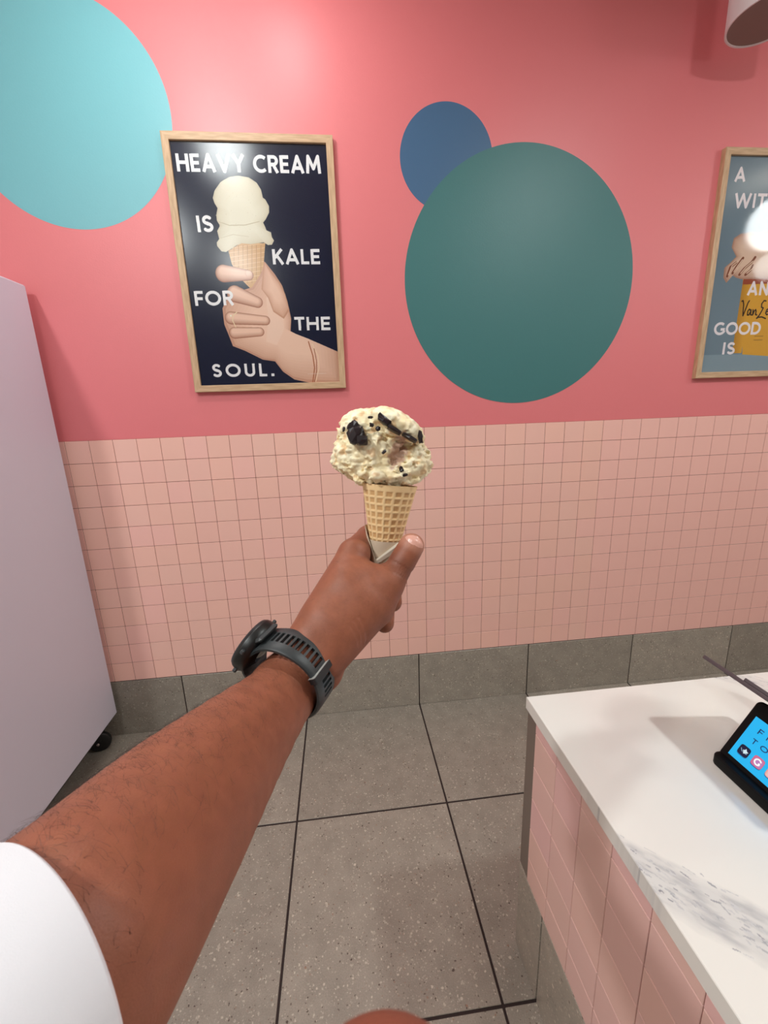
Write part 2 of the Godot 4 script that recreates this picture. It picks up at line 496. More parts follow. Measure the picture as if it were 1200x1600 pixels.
class Field:
	var o: Vector3
	var h: float
	var n: Vector3i
	var f: PackedFloat32Array
	func _init(lo: Vector3, hi: Vector3, cell: float) -> void:
		o = lo
		h = cell
		n = Vector3i(((hi - lo) / cell).ceil()) + Vector3i.ONE
		f.resize(n.x * n.y * n.z)
		f.fill(1.0)
	# joins a tapered bone with everything already there
	func bone(a: Vector3, ra: float, b: Vector3, rb: float, k: float, reach := 0.012) -> void:
		var m := maxf(ra, rb) + reach
		var lo := Vector3i(((a.min(b) - Vector3.ONE * m - o) / h).floor()).clamp(Vector3i.ZERO, n - Vector3i.ONE)
		var hi := Vector3i(((a.max(b) + Vector3.ONE * m - o) / h).ceil()).clamp(Vector3i.ZERO, n - Vector3i.ONE)
		var ba := b - a
		var inv := 1.0 / maxf(ba.length_squared(), 1e-12)
		var dr := rb - ra
		for z in range(lo.z, hi.z + 1):
			for y in range(lo.y, hi.y + 1):
				var i := (z * n.y + y) * n.x + lo.x
				var p := o + Vector3(lo.x, y, z) * h - a
				for x in range(lo.x, hi.x + 1):
					var t := clampf(p.dot(ba) * inv, 0.0, 1.0)
					var d := (p - ba * t).length() - ra - dr * t
					var c := f[i]
					var e := maxf(k - absf(c - d), 0.0) / k
					f[i] = minf(c, d) - e * e * k * 0.25
					p.x += h
					i += 1
	# ellipsoid with axes given as a basis of unit vectors and radii
	func ball(c0: Vector3, bas: Basis, rad: Vector3, k: float, reach := 0.012) -> void:
		var m := maxf(rad.x, maxf(rad.y, rad.z)) + reach
		var lo := Vector3i(((c0 - Vector3.ONE * m - o) / h).floor()).clamp(Vector3i.ZERO, n - Vector3i.ONE)
		var hi := Vector3i(((c0 + Vector3.ONE * m - o) / h).ceil()).clamp(Vector3i.ZERO, n - Vector3i.ONE)
		var ib := bas.transposed()
		var small := minf(rad.x, minf(rad.y, rad.z))
		for z in range(lo.z, hi.z + 1):
			for y in range(lo.y, hi.y + 1):
				var i := (z * n.y + y) * n.x + lo.x
				for x in range(lo.x, hi.x + 1):
					var q := ib * (o + Vector3(x, y, z) * h - c0)
					var k0 := (q / rad).length()
					var k1 := (q / (rad * rad)).length()
					var d := k0 * (k0 - 1.0) / k1 if k1 > 1e-6 else -small
					var c := f[i]
					var e := maxf(k - absf(c - d), 0.0) / k
					f[i] = minf(c, d) - e * e * k * 0.25
					i += 1
	func join(g: Field, k: float) -> void:
		for i in f.size():
			var d := g.f[i]
			if d < 0.5:
				var c := f[i]
				var e := maxf(k - absf(c - d), 0.0) / k
				f[i] = minf(c, d) - e * e * k * 0.25
	func at(p: Vector3) -> float:
		var q := (p - o) / h
		var b := Vector3i(q.floor()).clamp(Vector3i.ZERO, n - Vector3i.ONE * 2)
		var t := q - Vector3(b)
		var i := (b.z * n.y + b.y) * n.x + b.x
		var sy := n.x
		var sz := n.x * n.y
		return lerpf(lerpf(lerpf(f[i], f[i + 1], t.x), lerpf(f[i + sy], f[i + sy + 1], t.x), t.y), lerpf(lerpf(f[i + sz], f[i + sz + 1], t.x), lerpf(f[i + sz + sy], f[i + sz + sy + 1], t.x), t.y), t.z)
	# surface nets: [vertices, normals, indices]
	func nets() -> Array:
		var v := PackedVector3Array()
		var nr := PackedVector3Array()
		var idx := PackedInt32Array()
		var map := PackedInt32Array()
		map.resize(f.size())
		map.fill(-1)
		var sy := n.x
		var sz := n.x * n.y
		var off := [0, 1, sy, sy + 1, sz, sz + 1, sz + sy, sz + sy + 1]
		var edges := [[0, 1], [2, 3], [4, 5], [6, 7], [0, 2], [1, 3], [4, 6], [5, 7], [0, 4], [1, 5], [2, 6], [3, 7]]
		for z in n.z - 1:
			for y in n.y - 1:
				var i := z * sz + y * sy
				for x in n.x - 1:
					var f0 := f[i]
					if absf(f0) < h * 6.0:
						var s := 0
						for c in 8:
							if f[i + off[c]] < 0.0:
								s += 1
						if s > 0 and s < 8:
							var sum := Vector3.ZERO
							var cnt := 0
							for e in edges:
								var fa := f[i + off[e[0]]]
								var fb := f[i + off[e[1]]]
								if (fa < 0.0) != (fb < 0.0):
									var t := fa / (fa - fb)
									var pa := Vector3(e[0] & 1, (e[0] >> 1) & 1, e[0] >> 2)
									var pb := Vector3(e[1] & 1, (e[1] >> 1) & 1, e[1] >> 2)
									sum += pa.lerp(pb, t)
									cnt += 1
							map[i] = v.size()
							v.append(o + (Vector3(x, y, z) + sum / cnt) * h)
							var g := Vector3(f[i + 1] - f0 + f[i + sy + 1] - f[i + sy] + f[i + sz + 1] - f[i + sz] + f[i + sz + sy + 1] - f[i + sz + sy],
								f[i + sy] - f0 + f[i + sy + 1] - f[i + 1] + f[i + sz + sy] - f[i + sz] + f[i + sz + sy + 1] - f[i + sz + 1],
								f[i + sz] - f0 + f[i + sz + 1] - f[i + 1] + f[i + sz + sy] - f[i + sy] + f[i + sz + sy + 1] - f[i + sy + 1])
							nr.append(g.normalized())
					i += 1
		for z in range(1, n.z - 1):
			for y in range(1, n.y - 1):
				for x in range(1, n.x - 1):
					var i := z * sz + y * sy + x
					if map[i] < 0:
						continue
					var inside := f[i] < 0.0
					for ax in 3:
						var st: int = [1, sy, sz][ax]
						if inside == (f[i + st] < 0.0):
							continue
						var u: int = [sy, sz, 1][ax]
						var w: int = [sz, 1, sy][ax]
						var a := map[i]
						var b := map[i - u]
						var c := map[i - u - w]
						var d := map[i - w]
						if a < 0 or b < 0 or c < 0 or d < 0:
							continue
						if inside:
							idx.append_array(PackedInt32Array([a, c, b, a, d, c]))
						else:
							idx.append_array(PackedInt32Array([a, b, c, a, c, d]))
		return [v, nr, idx]

# ================================================================ the scene
func _ready() -> void:
	rng.seed = 7
	make_glyphs()
	camera_and_light()
	room()
	poster_things()
	cabinet()
	counter_things()
	pendant()
	cone_things()
	person_things()
	watch()

func camera_and_light() -> void:
	var cam := Camera3D.new()
	cam.name = "camera"
	cam.keep_aspect = Camera3D.KEEP_HEIGHT
	cam.near = 0.01
	cam.far = 30.0
	add_child(cam)
	cam.transform = Transform3D(Basis(Vector3(0.9939, -0.0345, 0.1052), Vector3(0.0582, 0.9710, -0.2318), Vector3(-0.0941, 0.2365, 0.9671)), Vector3(1.2004, 1.5997, 1.9961))
	var lens := CameraAttributesPhysical.new()
	lens.frustum_focal_length = 9.8505
	lens.frustum_near = 0.01
	lens.frustum_far = 30.0
	lens.frustum_focus_distance = 1.3
	lens.exposure_aperture = 9.8505 / 0.55
	cam.attributes = lens
	cam.fov = 101.23665
	cam.make_current()
	var env := Environment.new()
	env.background_mode = Environment.BG_COLOR
	env.background_color = Color.BLACK
	env.tonemap_mode = Environment.TONE_MAPPER_LINEAR
	env.tonemap_exposure = 1.2
	env.sdfgi_enabled = true
	env.ssao_enabled = true
	env.ssil_enabled = true
	var we := WorldEnvironment.new()
	we.name = "environment"
	we.environment = env
	add_child(we)
	# recessed ceiling lights: x, z, strength
	var warm := Color(0.975, 1.0, 0.995)
	for d in [[2.79, 1.76, 2.1, "round recessed ceiling light above the white countertop"], [-0.3, 2.4, 3.5, "round recessed ceiling light in front of the pale cabinet"], [0.2, 3.3, 2.1, "round recessed ceiling light above the open floor"], [4.6, 3.4, 1.3, "round recessed ceiling light behind the counter"], [1.08, 0.45, 0.17, "round recessed ceiling light close to the pink wall"]]:
		ceiling_light(d[0], d[1], d[2], warm, d[3])
	globe_lamp(Vector3(0.67, 3.0, 0.77), 0.13, 0.34, 3.2, warm, "small white globe lamp hanging above the navy poster")
	globe_lamp(Vector3(4.72, 2.92, 1.42), 0.19, 0.06, 14.0, warm, "large white globe lamp hanging near the grey-blue poster")

func globe_lamp(at: Vector3, r: float, energy: float, shine: float, tint: Color, label: String) -> void:
	var t := thing("globe_lamp", label, "lamp", at, "globe lamps")
	var glow := mat(rgb(255, 250, 244), 0.4)
	glow.emission_enabled = true
	glow.emission = tint
	glow.emission_energy_multiplier = shine
	var prof := []
	for i in 25:
		var a := lerpf(-PI / 2, PI / 2, i / 24.0)
		prof.append(Vector2(r * cos(a), r * sin(a)))
	part("globe", lathe(prof, 40), glow, t)
	var metal := mat(rgb(226, 222, 220), 0.4)
	part("stem", lathe([Vector2(0.007, r * 0.97), Vector2(0.007, CEIL - at.y)], 12), metal, t)
	part("canopy", lathe([Vector2(0.0, CEIL - at.y - 0.02), Vector2(0.05, CEIL - at.y - 0.018), Vector2(0.055, CEIL - at.y)], 28), metal, t)
	var l := OmniLight3D.new()
	l.name = "lamp"
	l.light_color = tint
	l.light_energy = energy
	l.light_size = r * 0.9
	l.omni_range = 14.0
	l.omni_attenuation = 2.0
	l.shadow_enabled = true
	t.add_child(l)
	if r > 0.15:
		l.light_size = 0.1
		l.position.y = -r - 0.12

func ceiling_light(x: float, z: float, energy: float, tint: Color, label: String) -> void:
	var t := thing("ceiling_light", label, "ceiling light", Vector3(x, CEIL, z), "recessed ceiling lights")
	part("trim_ring", lathe([Vector2(0.082, 0.0), Vector2(0.11, 0.0), Vector2(0.112, -0.004), Vector2(0.108, -0.008), Vector2(0.09, -0.009), Vector2(0.08, -0.004), Vector2(0.08, 0.02)]), mat(rgb(235, 232, 228), 0.5), t)
	var glow := mat(rgb(255, 244, 230), 0.4)
	glow.emission_enabled = true
	glow.emission = tint
	glow.emission_energy_multiplier = 4.0 * minf(energy, 2.0)
	part("lens", lathe([Vector2(0.0, -0.006), Vector2(0.04, -0.0055), Vector2(0.078, -0.003), Vector2(0.08, 0.0), Vector2(0.0, 0.002)]), glow, t)
	var l := AreaLight3D.new()
	l.name = "lamp"
	l.area_size = Vector2(0.13, 0.13)
	l.light_color = tint
	l.light_energy = energy
	l.area_range = 12.0
	l.area_attenuation = 2.0
	l.shadow_enabled = true
	t.add_child(l)
	l.position = Vector3(0, -0.013, 0)
	l.rotation_degrees = Vector3(-90, 0, 0)

func room() -> void:
	# ---- back wall: painted plaster above square pink tiles
	var wall := setting("wall_back", "pink painted wall with three large painted circles above square pink tiles", "wall")
	var grain := gray_noise(0.06, 256, 3, Color(0.3, 0.3, 0.3), Color(0.7, 0.7, 0.7), 4)
	var pink := mat(rgb(233, 125, 130), 0.45, 0.0, 0.6)
	pink.uv1_triplanar = true
	pink.uv1_world_triplanar = true
	pink.uv1_scale = Vector3.ONE * 7.0
	relief(pink, grain, 0.03)
	part("plaster", cbox(Vector3(8.2, CEIL + 0.1, 0.2), 0.0), pink, wall, Vector3(2.1, CEIL / 2, -0.106))
	var circles := [[0.2428, 2.7215, 0.3853, rgb(119, 187, 197), "pale turquoise painted circle"], [1.7091, 2.6053, 0.1962, rgb(66, 104, 142), "small blue painted circle"], [2.0521, 2.1389, 0.5297, rgb(62, 119, 120), "large grey-green painted circle"]]
	for k in 3:
		var c: Array = circles[k]
		var m := mat(c[3], 0.45, 0.0, 0.55)
		m.uv1_triplanar = true
		m.uv1_world_triplanar = true
		m.uv1_scale = Vector3.ONE * 7.0
		relief(m, grain, 0.03)
		var t0 := 0.0004 + 0.0003 * k
		var o := part("painted_circle", lathe([Vector2(c[2], -0.001), Vector2(c[2], t0), Vector2(c[2], t0), Vector2(0.0, t0)], 128), m, wall, Vector3(c[0], c[1], -0.006))
		o.rotation_degrees.x = 90
		o.set_meta("label", c[4])
	part("grout_bed", cbox(Vector3(8.2, 1.2, 0.02), 0.0), mat(rgb(146, 90, 80), 0.9), wall, Vector3(2.1, TILE_TOP - 0.6, -0.012))
	var tones := []
	for k in 6:
		var m := mat(rgb(251 + rng.randi_range(-2, 2), 197 + rng.randi_range(-2, 2), 184 + rng.randi_range(-2, 2)), 0.38)
		tones.append(m)
	var tm := cbox(Vector3(PITCH - 0.0019, PITCH - 0.0019, 0.009), 0.0009)
	for c in 25:
		for r in 12:
			part("tile", tm, tones[rng.randi() % 6], wall, Vector3((c + 0.5) * PITCH, TILE_TOP - (r + 0.5) * PITCH, -0.0045 + rng.randf_range(-0.0003, 0.0003)))
	var st := SurfaceTool.new()
	st.begin(Mesh.PRIMITIVE_TRIANGLES)
	for c in range(-20, 60):
		if c >= 0 and c < 25:
			continue
		for r in 12:
			st.append_from(tm, 0, Transform3D(Basis(), Vector3((c + 0.5) * PITCH, TILE_TOP - (r + 0.5) * PITCH, -0.0045)))
	part("tile_field", st.commit(), tones[0], wall).set_meta("kind", "stuff")

	# ---- grey speckled stone tiles: baseboard and floor
	var stone := speckle_texture(rgb(170, 162, 151), 1024, 11, 15000, 0.1)
	var stone_mats := []
	for k in 5:
		var m := triplanar(mat(Color.from_hsv(0.07, 0.02, 0.97 - 0.03 * k), 0.33), stone, Vector3.ONE / 1.2336)
		m.uv1_offset = Vector3(0.19 * k, 0.37 * k, 0.61 * k)
		stone_mats.append(m)
	var dark := mat(rgb(44, 30, 28), 0.85)
	var base := setting("baseboard_back", "row of grey speckled stone base tiles under the pink tiles", "baseboard")
	part("joint_bed", cbox(Vector3(8.2, BASE_H, 0.02), 0.0), dark, base, Vector3(2.1, BASE_H / 2, -0.0125))
	var bm := cbox(Vector3(FLOOR_W - 0.0055, BASE_H - 0.004, 0.012), 0.0012)
	for k in range(-4, 10):
		part("base_tile", bm, stone_mats[rng.randi() % 5], base, Vector3(JOINT_X + (k + 0.5) * FLOOR_W, BASE_H / 2 - 0.001, -0.0045))
	var floor_ := setting("floor", "grey speckled terrazzo floor of large square tiles with dark joints", "floor")
	part("joint_bed", cbox(Vector3(8.6, 0.1, 5.9), 0.0), dark, floor_, Vector3(2.1, -0.0525, 2.75))
	var fm := cbox(Vector3(FLOOR_W - 0.0075, 0.012, FLOOR_D - 0.0075), 0.0012)
	for kx in range(-4, 10):
		for kz in range(-1, 8):
			var zc := JOINT_Z + (kz + 0.5) * FLOOR_D
			part("floor_tile", fm, stone_mats[rng.randi() % 5], floor_, Vector3(JOINT_X + (kx + 0.5) * FLOOR_W, -0.006, zc))

	# ---- the rest of the room
	var white := mat(rgb(226, 216, 206), 0.8)
	for w in [["wall_left", "plain off-white side wall", Vector3(0.2, CEIL + 0.1, 6.0), Vector3(-2.0, CEIL / 2, 2.6)], ["wall_right", "plain off-white far side wall", Vector3(0.2, CEIL + 0.1, 6.0), Vector3(6.2, CEIL / 2, 2.6)], ["wall_front", "plain grey wall opposite the pink one", Vector3(8.4, CEIL + 0.1, 0.2), Vector3(2.1, CEIL / 2, 5.5)]]:
		var o := part(w[0], cbox(w[2], 0.0), mat(rgb(150, 146, 142), 0.8) if w[0] == "wall_front" else white, self, w[3])
		o.set_meta("kind", "structure")
		o.set_meta("label", w[1])
		o.set_meta("category", "wall")
	var ce := part("ceiling", cbox(Vector3(8.4, 0.2, 6.0), 0.0), white, self, Vector3(2.1, CEIL + 0.1, 2.6))
	ce.set_meta("kind", "structure")
	ce.set_meta("label", "plain off-white ceiling")
	ce.set_meta("category", "ceiling")

func poster(t: Node3D, tex: Texture2D, haze: float) -> void:
	var oak := gray_noise(0.03, 256, 21, rgb(186, 150, 116), rgb(220, 186, 150), 5)
	for s in 4:
		var w := 0.656 if s < 2 else 0.963
		var b := 0.0275
		var z0 := 0.0
		var z1 := 0.024
		# mitred rail: outer length w, inner length w - 2b
		var v := [Vector3(-w / 2, 0, z0), Vector3(w / 2, 0, z0), Vector3(-w / 2, 0, z1 - 0.001), Vector3(w / 2, 0, z1 - 0.001), Vector3(-w / 2 + 0.0015, -0.0015, z1), Vector3(w / 2 - 0.0015, -0.0015, z1),
			Vector3(-w / 2 + b - 0.0015, -b + 0.0015, z1), Vector3(w / 2 - b + 0.0015, -b + 0.0015, z1), Vector3(-w / 2 + b, -b, z1 - 0.001), Vector3(w / 2 - b, -b, z1 - 0.001), Vector3(-w / 2 + b, -b, z0), Vector3(w / 2 - b, -b, z0)]
		var st := SurfaceTool.new()
		st.begin(Mesh.PRIMITIVE_TRIANGLES)
		st.set_smooth_group(-1)
		for k in range(0, 10, 2):
			for q in [v[k], v[k + 2], v[k + 1], v[k + 1], v[k + 2], v[k + 3]]:
				st.set_uv(Vector2(q.x * 1.2 + s * 0.3, (q.y - q.z) * 9.0))
				st.add_vertex(q)
		st.generate_normals()
		var m := mat(Color.WHITE, 0.5)
		m.albedo_texture = oak
		var r := part("frame_rail", st.commit(), m, t)
		r.position = [Vector3(0, 0.4815, 0), Vector3(0, -0.4815, 0), Vector3(-0.328, 0, 0), Vector3(0.328, 0, 0)][s]
		r.rotation.z = [0.0, PI, PI / 2, -PI / 2][s]
	part("backing_board", cbox(Vector3(0.62, 0.93, 0.004), 0.0), mat(rgb(120, 96, 74), 0.9), t, Vector3(0, 0, 0.006))
	var pm := mat(Color.WHITE, 0.5, 0.0, 0.3)
	pm.specular_mode = BaseMaterial3D.SPECULAR_DISABLED
	pm.albedo_texture = tex
	part("print", sheet(0.603, 0.91), pm, t, Vector3(0, 0, 0.0115))
	var glass := mat(Color(0.15, 0.15, 0.15, 0.01), haze)
	glass.transparency = BaseMaterial3D.TRANSPARENCY_ALPHA
	part("pane", sheet(0.602, 0.909), glass, t, Vector3(0, 0, 0.0145))

func poster_things() -> void:
	poster(thing("framed_poster", "oak-framed navy poster of a hand holding a white ice cream cone on pink wall", "poster", Vector3(0.913, 2.1825, -0.0055)), poster_cone(), 0.2)
	poster(thing("framed_poster", "oak-framed grey-blue poster of a yellow ice cream tub at the right edge of the wall", "poster", Vector3(3.2735, 2.177, -0.0055)), poster_tub(), 0.06)

func cabinet() -> void:
	var t := thing("cabinet", "tall pale grey-white metal cabinet with plain side standing on casters by the tiled wall", "cabinet", Vector3(-0.38, 0, 0.45))
	var skin := mat(rgb(216, 212, 228), 0.45)
	relief(skin, gray_noise(0.2, 128, 31, Color(0.4, 0.4, 0.4), Color(0.6, 0.6, 0.6), 2), 0.012)
	skin.uv1_triplanar = true
	skin.uv1_scale = Vector3.ONE * 20.0
	part("body", cbox(Vector3(0.766, 1.965, 0.83), 0.006), skin, t, Vector3(0, 0.16 + 0.9825, 0))
	part("door", cbox(Vector3(0.74, 1.75, 0.04), 0.005), mat(rgb(208, 202, 206), 0.35), t, Vector3(0, 1.1, 0.437))
	part("door_handle", cbox(Vector3(0.03, 0.5, 0.03), 0.006), mat(rgb(60, 60, 62), 0.4), t, Vector3(-0.32, 1.1, 0.47))
	part("underframe", cbox(Vector3(0.72, 0.03, 0.78), 0.003), mat(rgb(30, 28, 28), 0.7), t, Vector3(0, 0.146, 0))
	for sx in [-1, 1]:
		for sz in [-1, 1]:
			caster(t, Vector3(0.3 * sx, 0, 0.355 * sz))

func caster(t: Node3D, at: Vector3) -> void:
	var black := mat(rgb(24, 23, 24), 0.5)
	var c := part("caster", cbox(Vector3(0.085, 0.006, 0.095), 0.001), mat(rgb(120, 116, 114), 0.35, 0.9), t, at + Vector3(0, 0.128, 0))
	var fork := part("fork", cbox(Vector3(0.05, 0.06, 0.006), 0.002), black, c, Vector3(0.0, -0.04, 0.02))
	fork.rotation_degrees.y = 20
	part("fork", cbox(Vector3(0.05, 0.06, 0.006), 0.002), black, c, Vector3(0.0, -0.04, -0.02)).rotation_degrees.y = 20
	var w := part("wheel", lathe([Vector2(0.0, -0.014), Vector2(0.03, -0.014), Vector2(0.045, -0.013), Vector2(0.05, -0.008), Vector2(0.05, 0.008), Vector2(0.045, 0.013), Vector2(0.03, 0.014), Vector2(0.0, 0.014)], 28), black, c, Vector3(0.01, -0.078, 0))
	w.rotation_degrees = Vector3(90, 20, 0)
	part("axle_bolt", lathe([Vector2(0, 0.0), Vector2(0.008, 0.0), Vector2(0.008, 0.006), Vector2(0.0, 0.008)], 6), mat(rgb(190, 180, 178), 0.3, 0.9), c, Vector3(0.012, -0.078, 0.02)).rotation_degrees = Vector3(90, 0, 0)

func counter_things() -> void:
	var x0 := 1.6476
	var z0 := 1.09
	var z1 := 3.3
	var x1 := 2.5
	var t := thing("counter", "counter base clad in square pink tiles above a grey stone plinth", "counter", Vector3(x0, 0, z0))
	part("core", cbox(Vector3(x1 - x0 - 0.02, 0.82, z1 - z0 - 0.02), 0.0), mat(rgb(120, 82, 74), 0.9), t, Vector3((x1 - x0) / 2, 0.413, (z1 - z0) / 2))
	var tones := []
	for k in 5:
		tones.append(mat(rgb(228 + rng.randi_range(-2, 2), 184 + rng.randi_range(-2, 2), 176 + rng.randi_range(-2, 2)), 0.4))
	var stone := speckle_texture(rgb(166, 157, 146), 512, 17, 3000, 0.1)
	var sm := triplanar(mat(Color(0.97, 0.96, 0.95), 0.35), stone, Vector3.ONE / 0.6168)
	# end panel of grey stone, its edge showing on the tiled side
	part("end_panel", cbox(Vector3(x1 - x0 - 0.004, 0.823 - BASE_H, 0.049), 0.001), mat(rgb(118, 104, 95), 0.5), t, Vector3((x1 - x0) / 2, (0.823 + BASE_H) / 2, 0.0245))
	# tiles on the side: rows measured down from the slab
	var rows := [[0.823, 0.7935], [0.7935, 0.6935], [0.6935, 0.5935], [0.5935, 0.4935], [0.4935, 0.3935], [0.3935, BASE_H]]
	var zs := [0.0497]
	while zs[-1] < z1 - z0 - 0.01:
		zs.append(minf(0.1535 + 0.1 * (zs.size() - 1), z1 - z0))
	for r in rows:
		for k in zs.size() - 1:
			var h: float = r[0] - r[1]
			var w: float = zs[k + 1] - zs[k]
			part("tile", cbox(Vector3(0.009, h - 0.0018, w - 0.0018), 0.0009), tones[rng.randi() % 5], t, Vector3(0.0045 + rng.randf_range(-0.0003, 0.0003), (r[0] + r[1]) / 2, (zs[k] + zs[k + 1]) / 2))
	# plinth tiles, joints in line with the floor joints
	var bz := [0.0, 0.1408, 0.761, 1.3812, 2.0014, z1 - z0]
	for k in bz.size() - 1:
		part("base_tile", cbox(Vector3(0.012, BASE_H - 0.004, bz[k + 1] - bz[k] - 0.0055), 0.001), sm, t, Vector3(0.0055, BASE_H / 2, (bz[k] + bz[k + 1]) / 2))
	part("base_panel", cbox(Vector3(x1 - x0 - 0.02, BASE_H - 0.004, 0.012), 0.001), sm, t, Vector3((x1 - x0) / 2 + 0.008, BASE_H / 2, 0.0065))

	# ---- quartz slab
	var sx0 := x0 - 0.003
	var sz0 := z0 - 0.003
	var sw := x1 - sx0 + 0.02
	var sd := z1 - sz0 + 0.02
	var top := part("countertop", slab_mesh(sw, sd, 0.0345), null, self, Vector3(sx0, 0.8255, sz0))
	var qm := mat(Color.WHITE, 0.17)
	qm.albedo_texture = quartz(sw, sd, sx0, sz0)
	top.material_override = qm
	top.set_meta("label", "white quartz countertop with a smoky grey vein lying on the pink tiled counter")
	top.set_meta("category", "countertop")

	# ---- payment terminal: a tilted screen on a low foot
	var p := thing("payment_terminal", "black card terminal with a lit blue screen on the white countertop", "card terminal", Vector3(1.945, 0.86, 1.336))
	var black := mat(rgb(5, 5, 6), 0.5, 0.0, 0.3)
	part("foot", rslab(0.21, 0.115, 0.024, 0.012, 0.004), black, p, Vector3(0.045, 0.0125, 0.105)).rotation_degrees = Vector3(-90, 90, 0)
	var tilt := Node3D.new()
	tilt.name = "display"
	p.add_child(tilt, true)
	# own axes: x along +z of the room, y up the tilted face, z out of it
	var up := Vector3(cos(deg_to_rad(59.5)), sin(deg_to_rad(59.5)), 0)
	tilt.transform = Transform3D(Basis(Vector3(0, 0, 1), up, Vector3(0, 0, 1).cross(up)), Vector3(0.004, 0.022, 0.0))
	part("housing", rslab(0.21, 0.142, 0.016, 0.011, 0.003), black, tilt, Vector3(0.105, 0.066, -0.008))
	var scr := mat(rgb(4, 8, 10), 0.12)
	scr.emission_enabled = true
	scr.emission_texture = screen_picture()
	scr.emission_operator = BaseMaterial3D.EMISSION_OP_MULTIPLY
	scr.emission = Color.WHITE
	scr.emission_energy_multiplier = 0.8
	part("screen", sheet(0.184, 0.0945), scr, tilt, Vector3(0.107, 0.0585, 0.0006))
	var l := AreaLight3D.new()
	l.name = "screen_light"
	l.area_size = Vector2(0.18, 0.09)
	l.light_color = Color(0.1, 0.7, 1.0)
	l.light_energy = 0.006
	l.area_range = 8.0
	l.area_attenuation = 2.0
	l.shadow_enabled = true
	tilt.add_child(l)
	l.position = Vector3(0.107, 0.0585, 0.003)
	l.rotation_degrees = Vector3(0, 180, 0)

	# ---- till tablet behind it, seen edge-on, on a stand
	var q := thing("tablet", "thin grey tablet tilted on a stand behind the black card terminal", "tablet", Vector3(2.08, 0.86, 1.375))
	var grey := mat(rgb(92, 82, 86), 0.4, 0.3)
	var tz := Basis(Vector3(0, 0, 1), Vector3(-0.81, 0.586, 0), Vector3(0, 0, 1).cross(Vector3(-0.81, 0.586, 0)))
	var slab := part("body", rslab(0.262, 0.178, 0.0085, 0.012, 0.002), grey, q)
	slab.transform = Transform3D(tz, Vector3(-0.042, 0.1377, 0))
	part("screen", sheet(0.24, 0.158), mat(rgb(18, 18, 20), 0.1), slab, Vector3(0, 0, -0.0045)).rotation_degrees.y = 180
	part("top_clip", rslab(0.15, 0.03, 0.007, 0.003, 0.001), mat(rgb(84, 75, 79), 0.45), slab, Vector3(0.04, 0.0735, -0.0075))
	part("mount_plate", rslab(0.12, 0.1, 0.006, 0.008, 0.002), mat(rgb(80, 72, 76), 0.45), slab, Vector3(0.05, -0.02, 0.007))
	part("stand_post", tube([Vector3(0.06, 0.01, 0.03), Vector3(0.055, 0.05, 0.03), Vector3(0.012, 0.088, 0.03)], 0.013, 16), mat(rgb(60, 55, 58), 0.4), q)
	part("stand_foot", lathe([Vector2(0.0, 0.0), Vector2(0.07, 0.0), Vector2(0.072, 0.004), Vector2(0.068, 0.01), Vector2(0.0, 0.013)]), mat(rgb(60, 55, 58), 0.4), q, Vector3(0.06, 0.0, 0.03))

func slab_mesh(w: float, d: float, h: float) -> ArrayMesh:
	var st := SurfaceTool.new()
	st.begin(Mesh.PRIMITIVE_TRIANGLES)
	st.set_smooth_group(-1)
	var b := 0.0012
	var ring := func(inset: float, y: float) -> Array:
		return [Vector3(inset, y, inset), Vector3(w - inset, y, inset), Vector3(w - inset, y, d - inset), Vector3(inset, y, d - inset)]
	var rings := [ring.call(b, 0.0), ring.call(0.0, b), ring.call(0.0, h - b), ring.call(b, h)]
	var put := func(p: Vector3):
		st.set_uv(Vector2(p.x / w, p.z / d))
		st.add_vertex(p)
	for i in 3:
		for j in 4:
			var a: Vector3 = rings[i][j]
			var c: Vector3 = rings[i][(j + 1) % 4]
			var e: Vector3 = rings[i + 1][j]
			var g: Vector3 = rings[i + 1][(j + 1) % 4]
			for p in [a, c, e, c, g, e]:
				put.call(p)
	for q in [[rings[3], [0, 1, 2, 0, 2, 3]], [rings[0], [0, 2, 1, 0, 3, 2]]]:
		for k in q[1]:
			put.call(q[0][k])
	st.generate_normals()
	return st.commit()

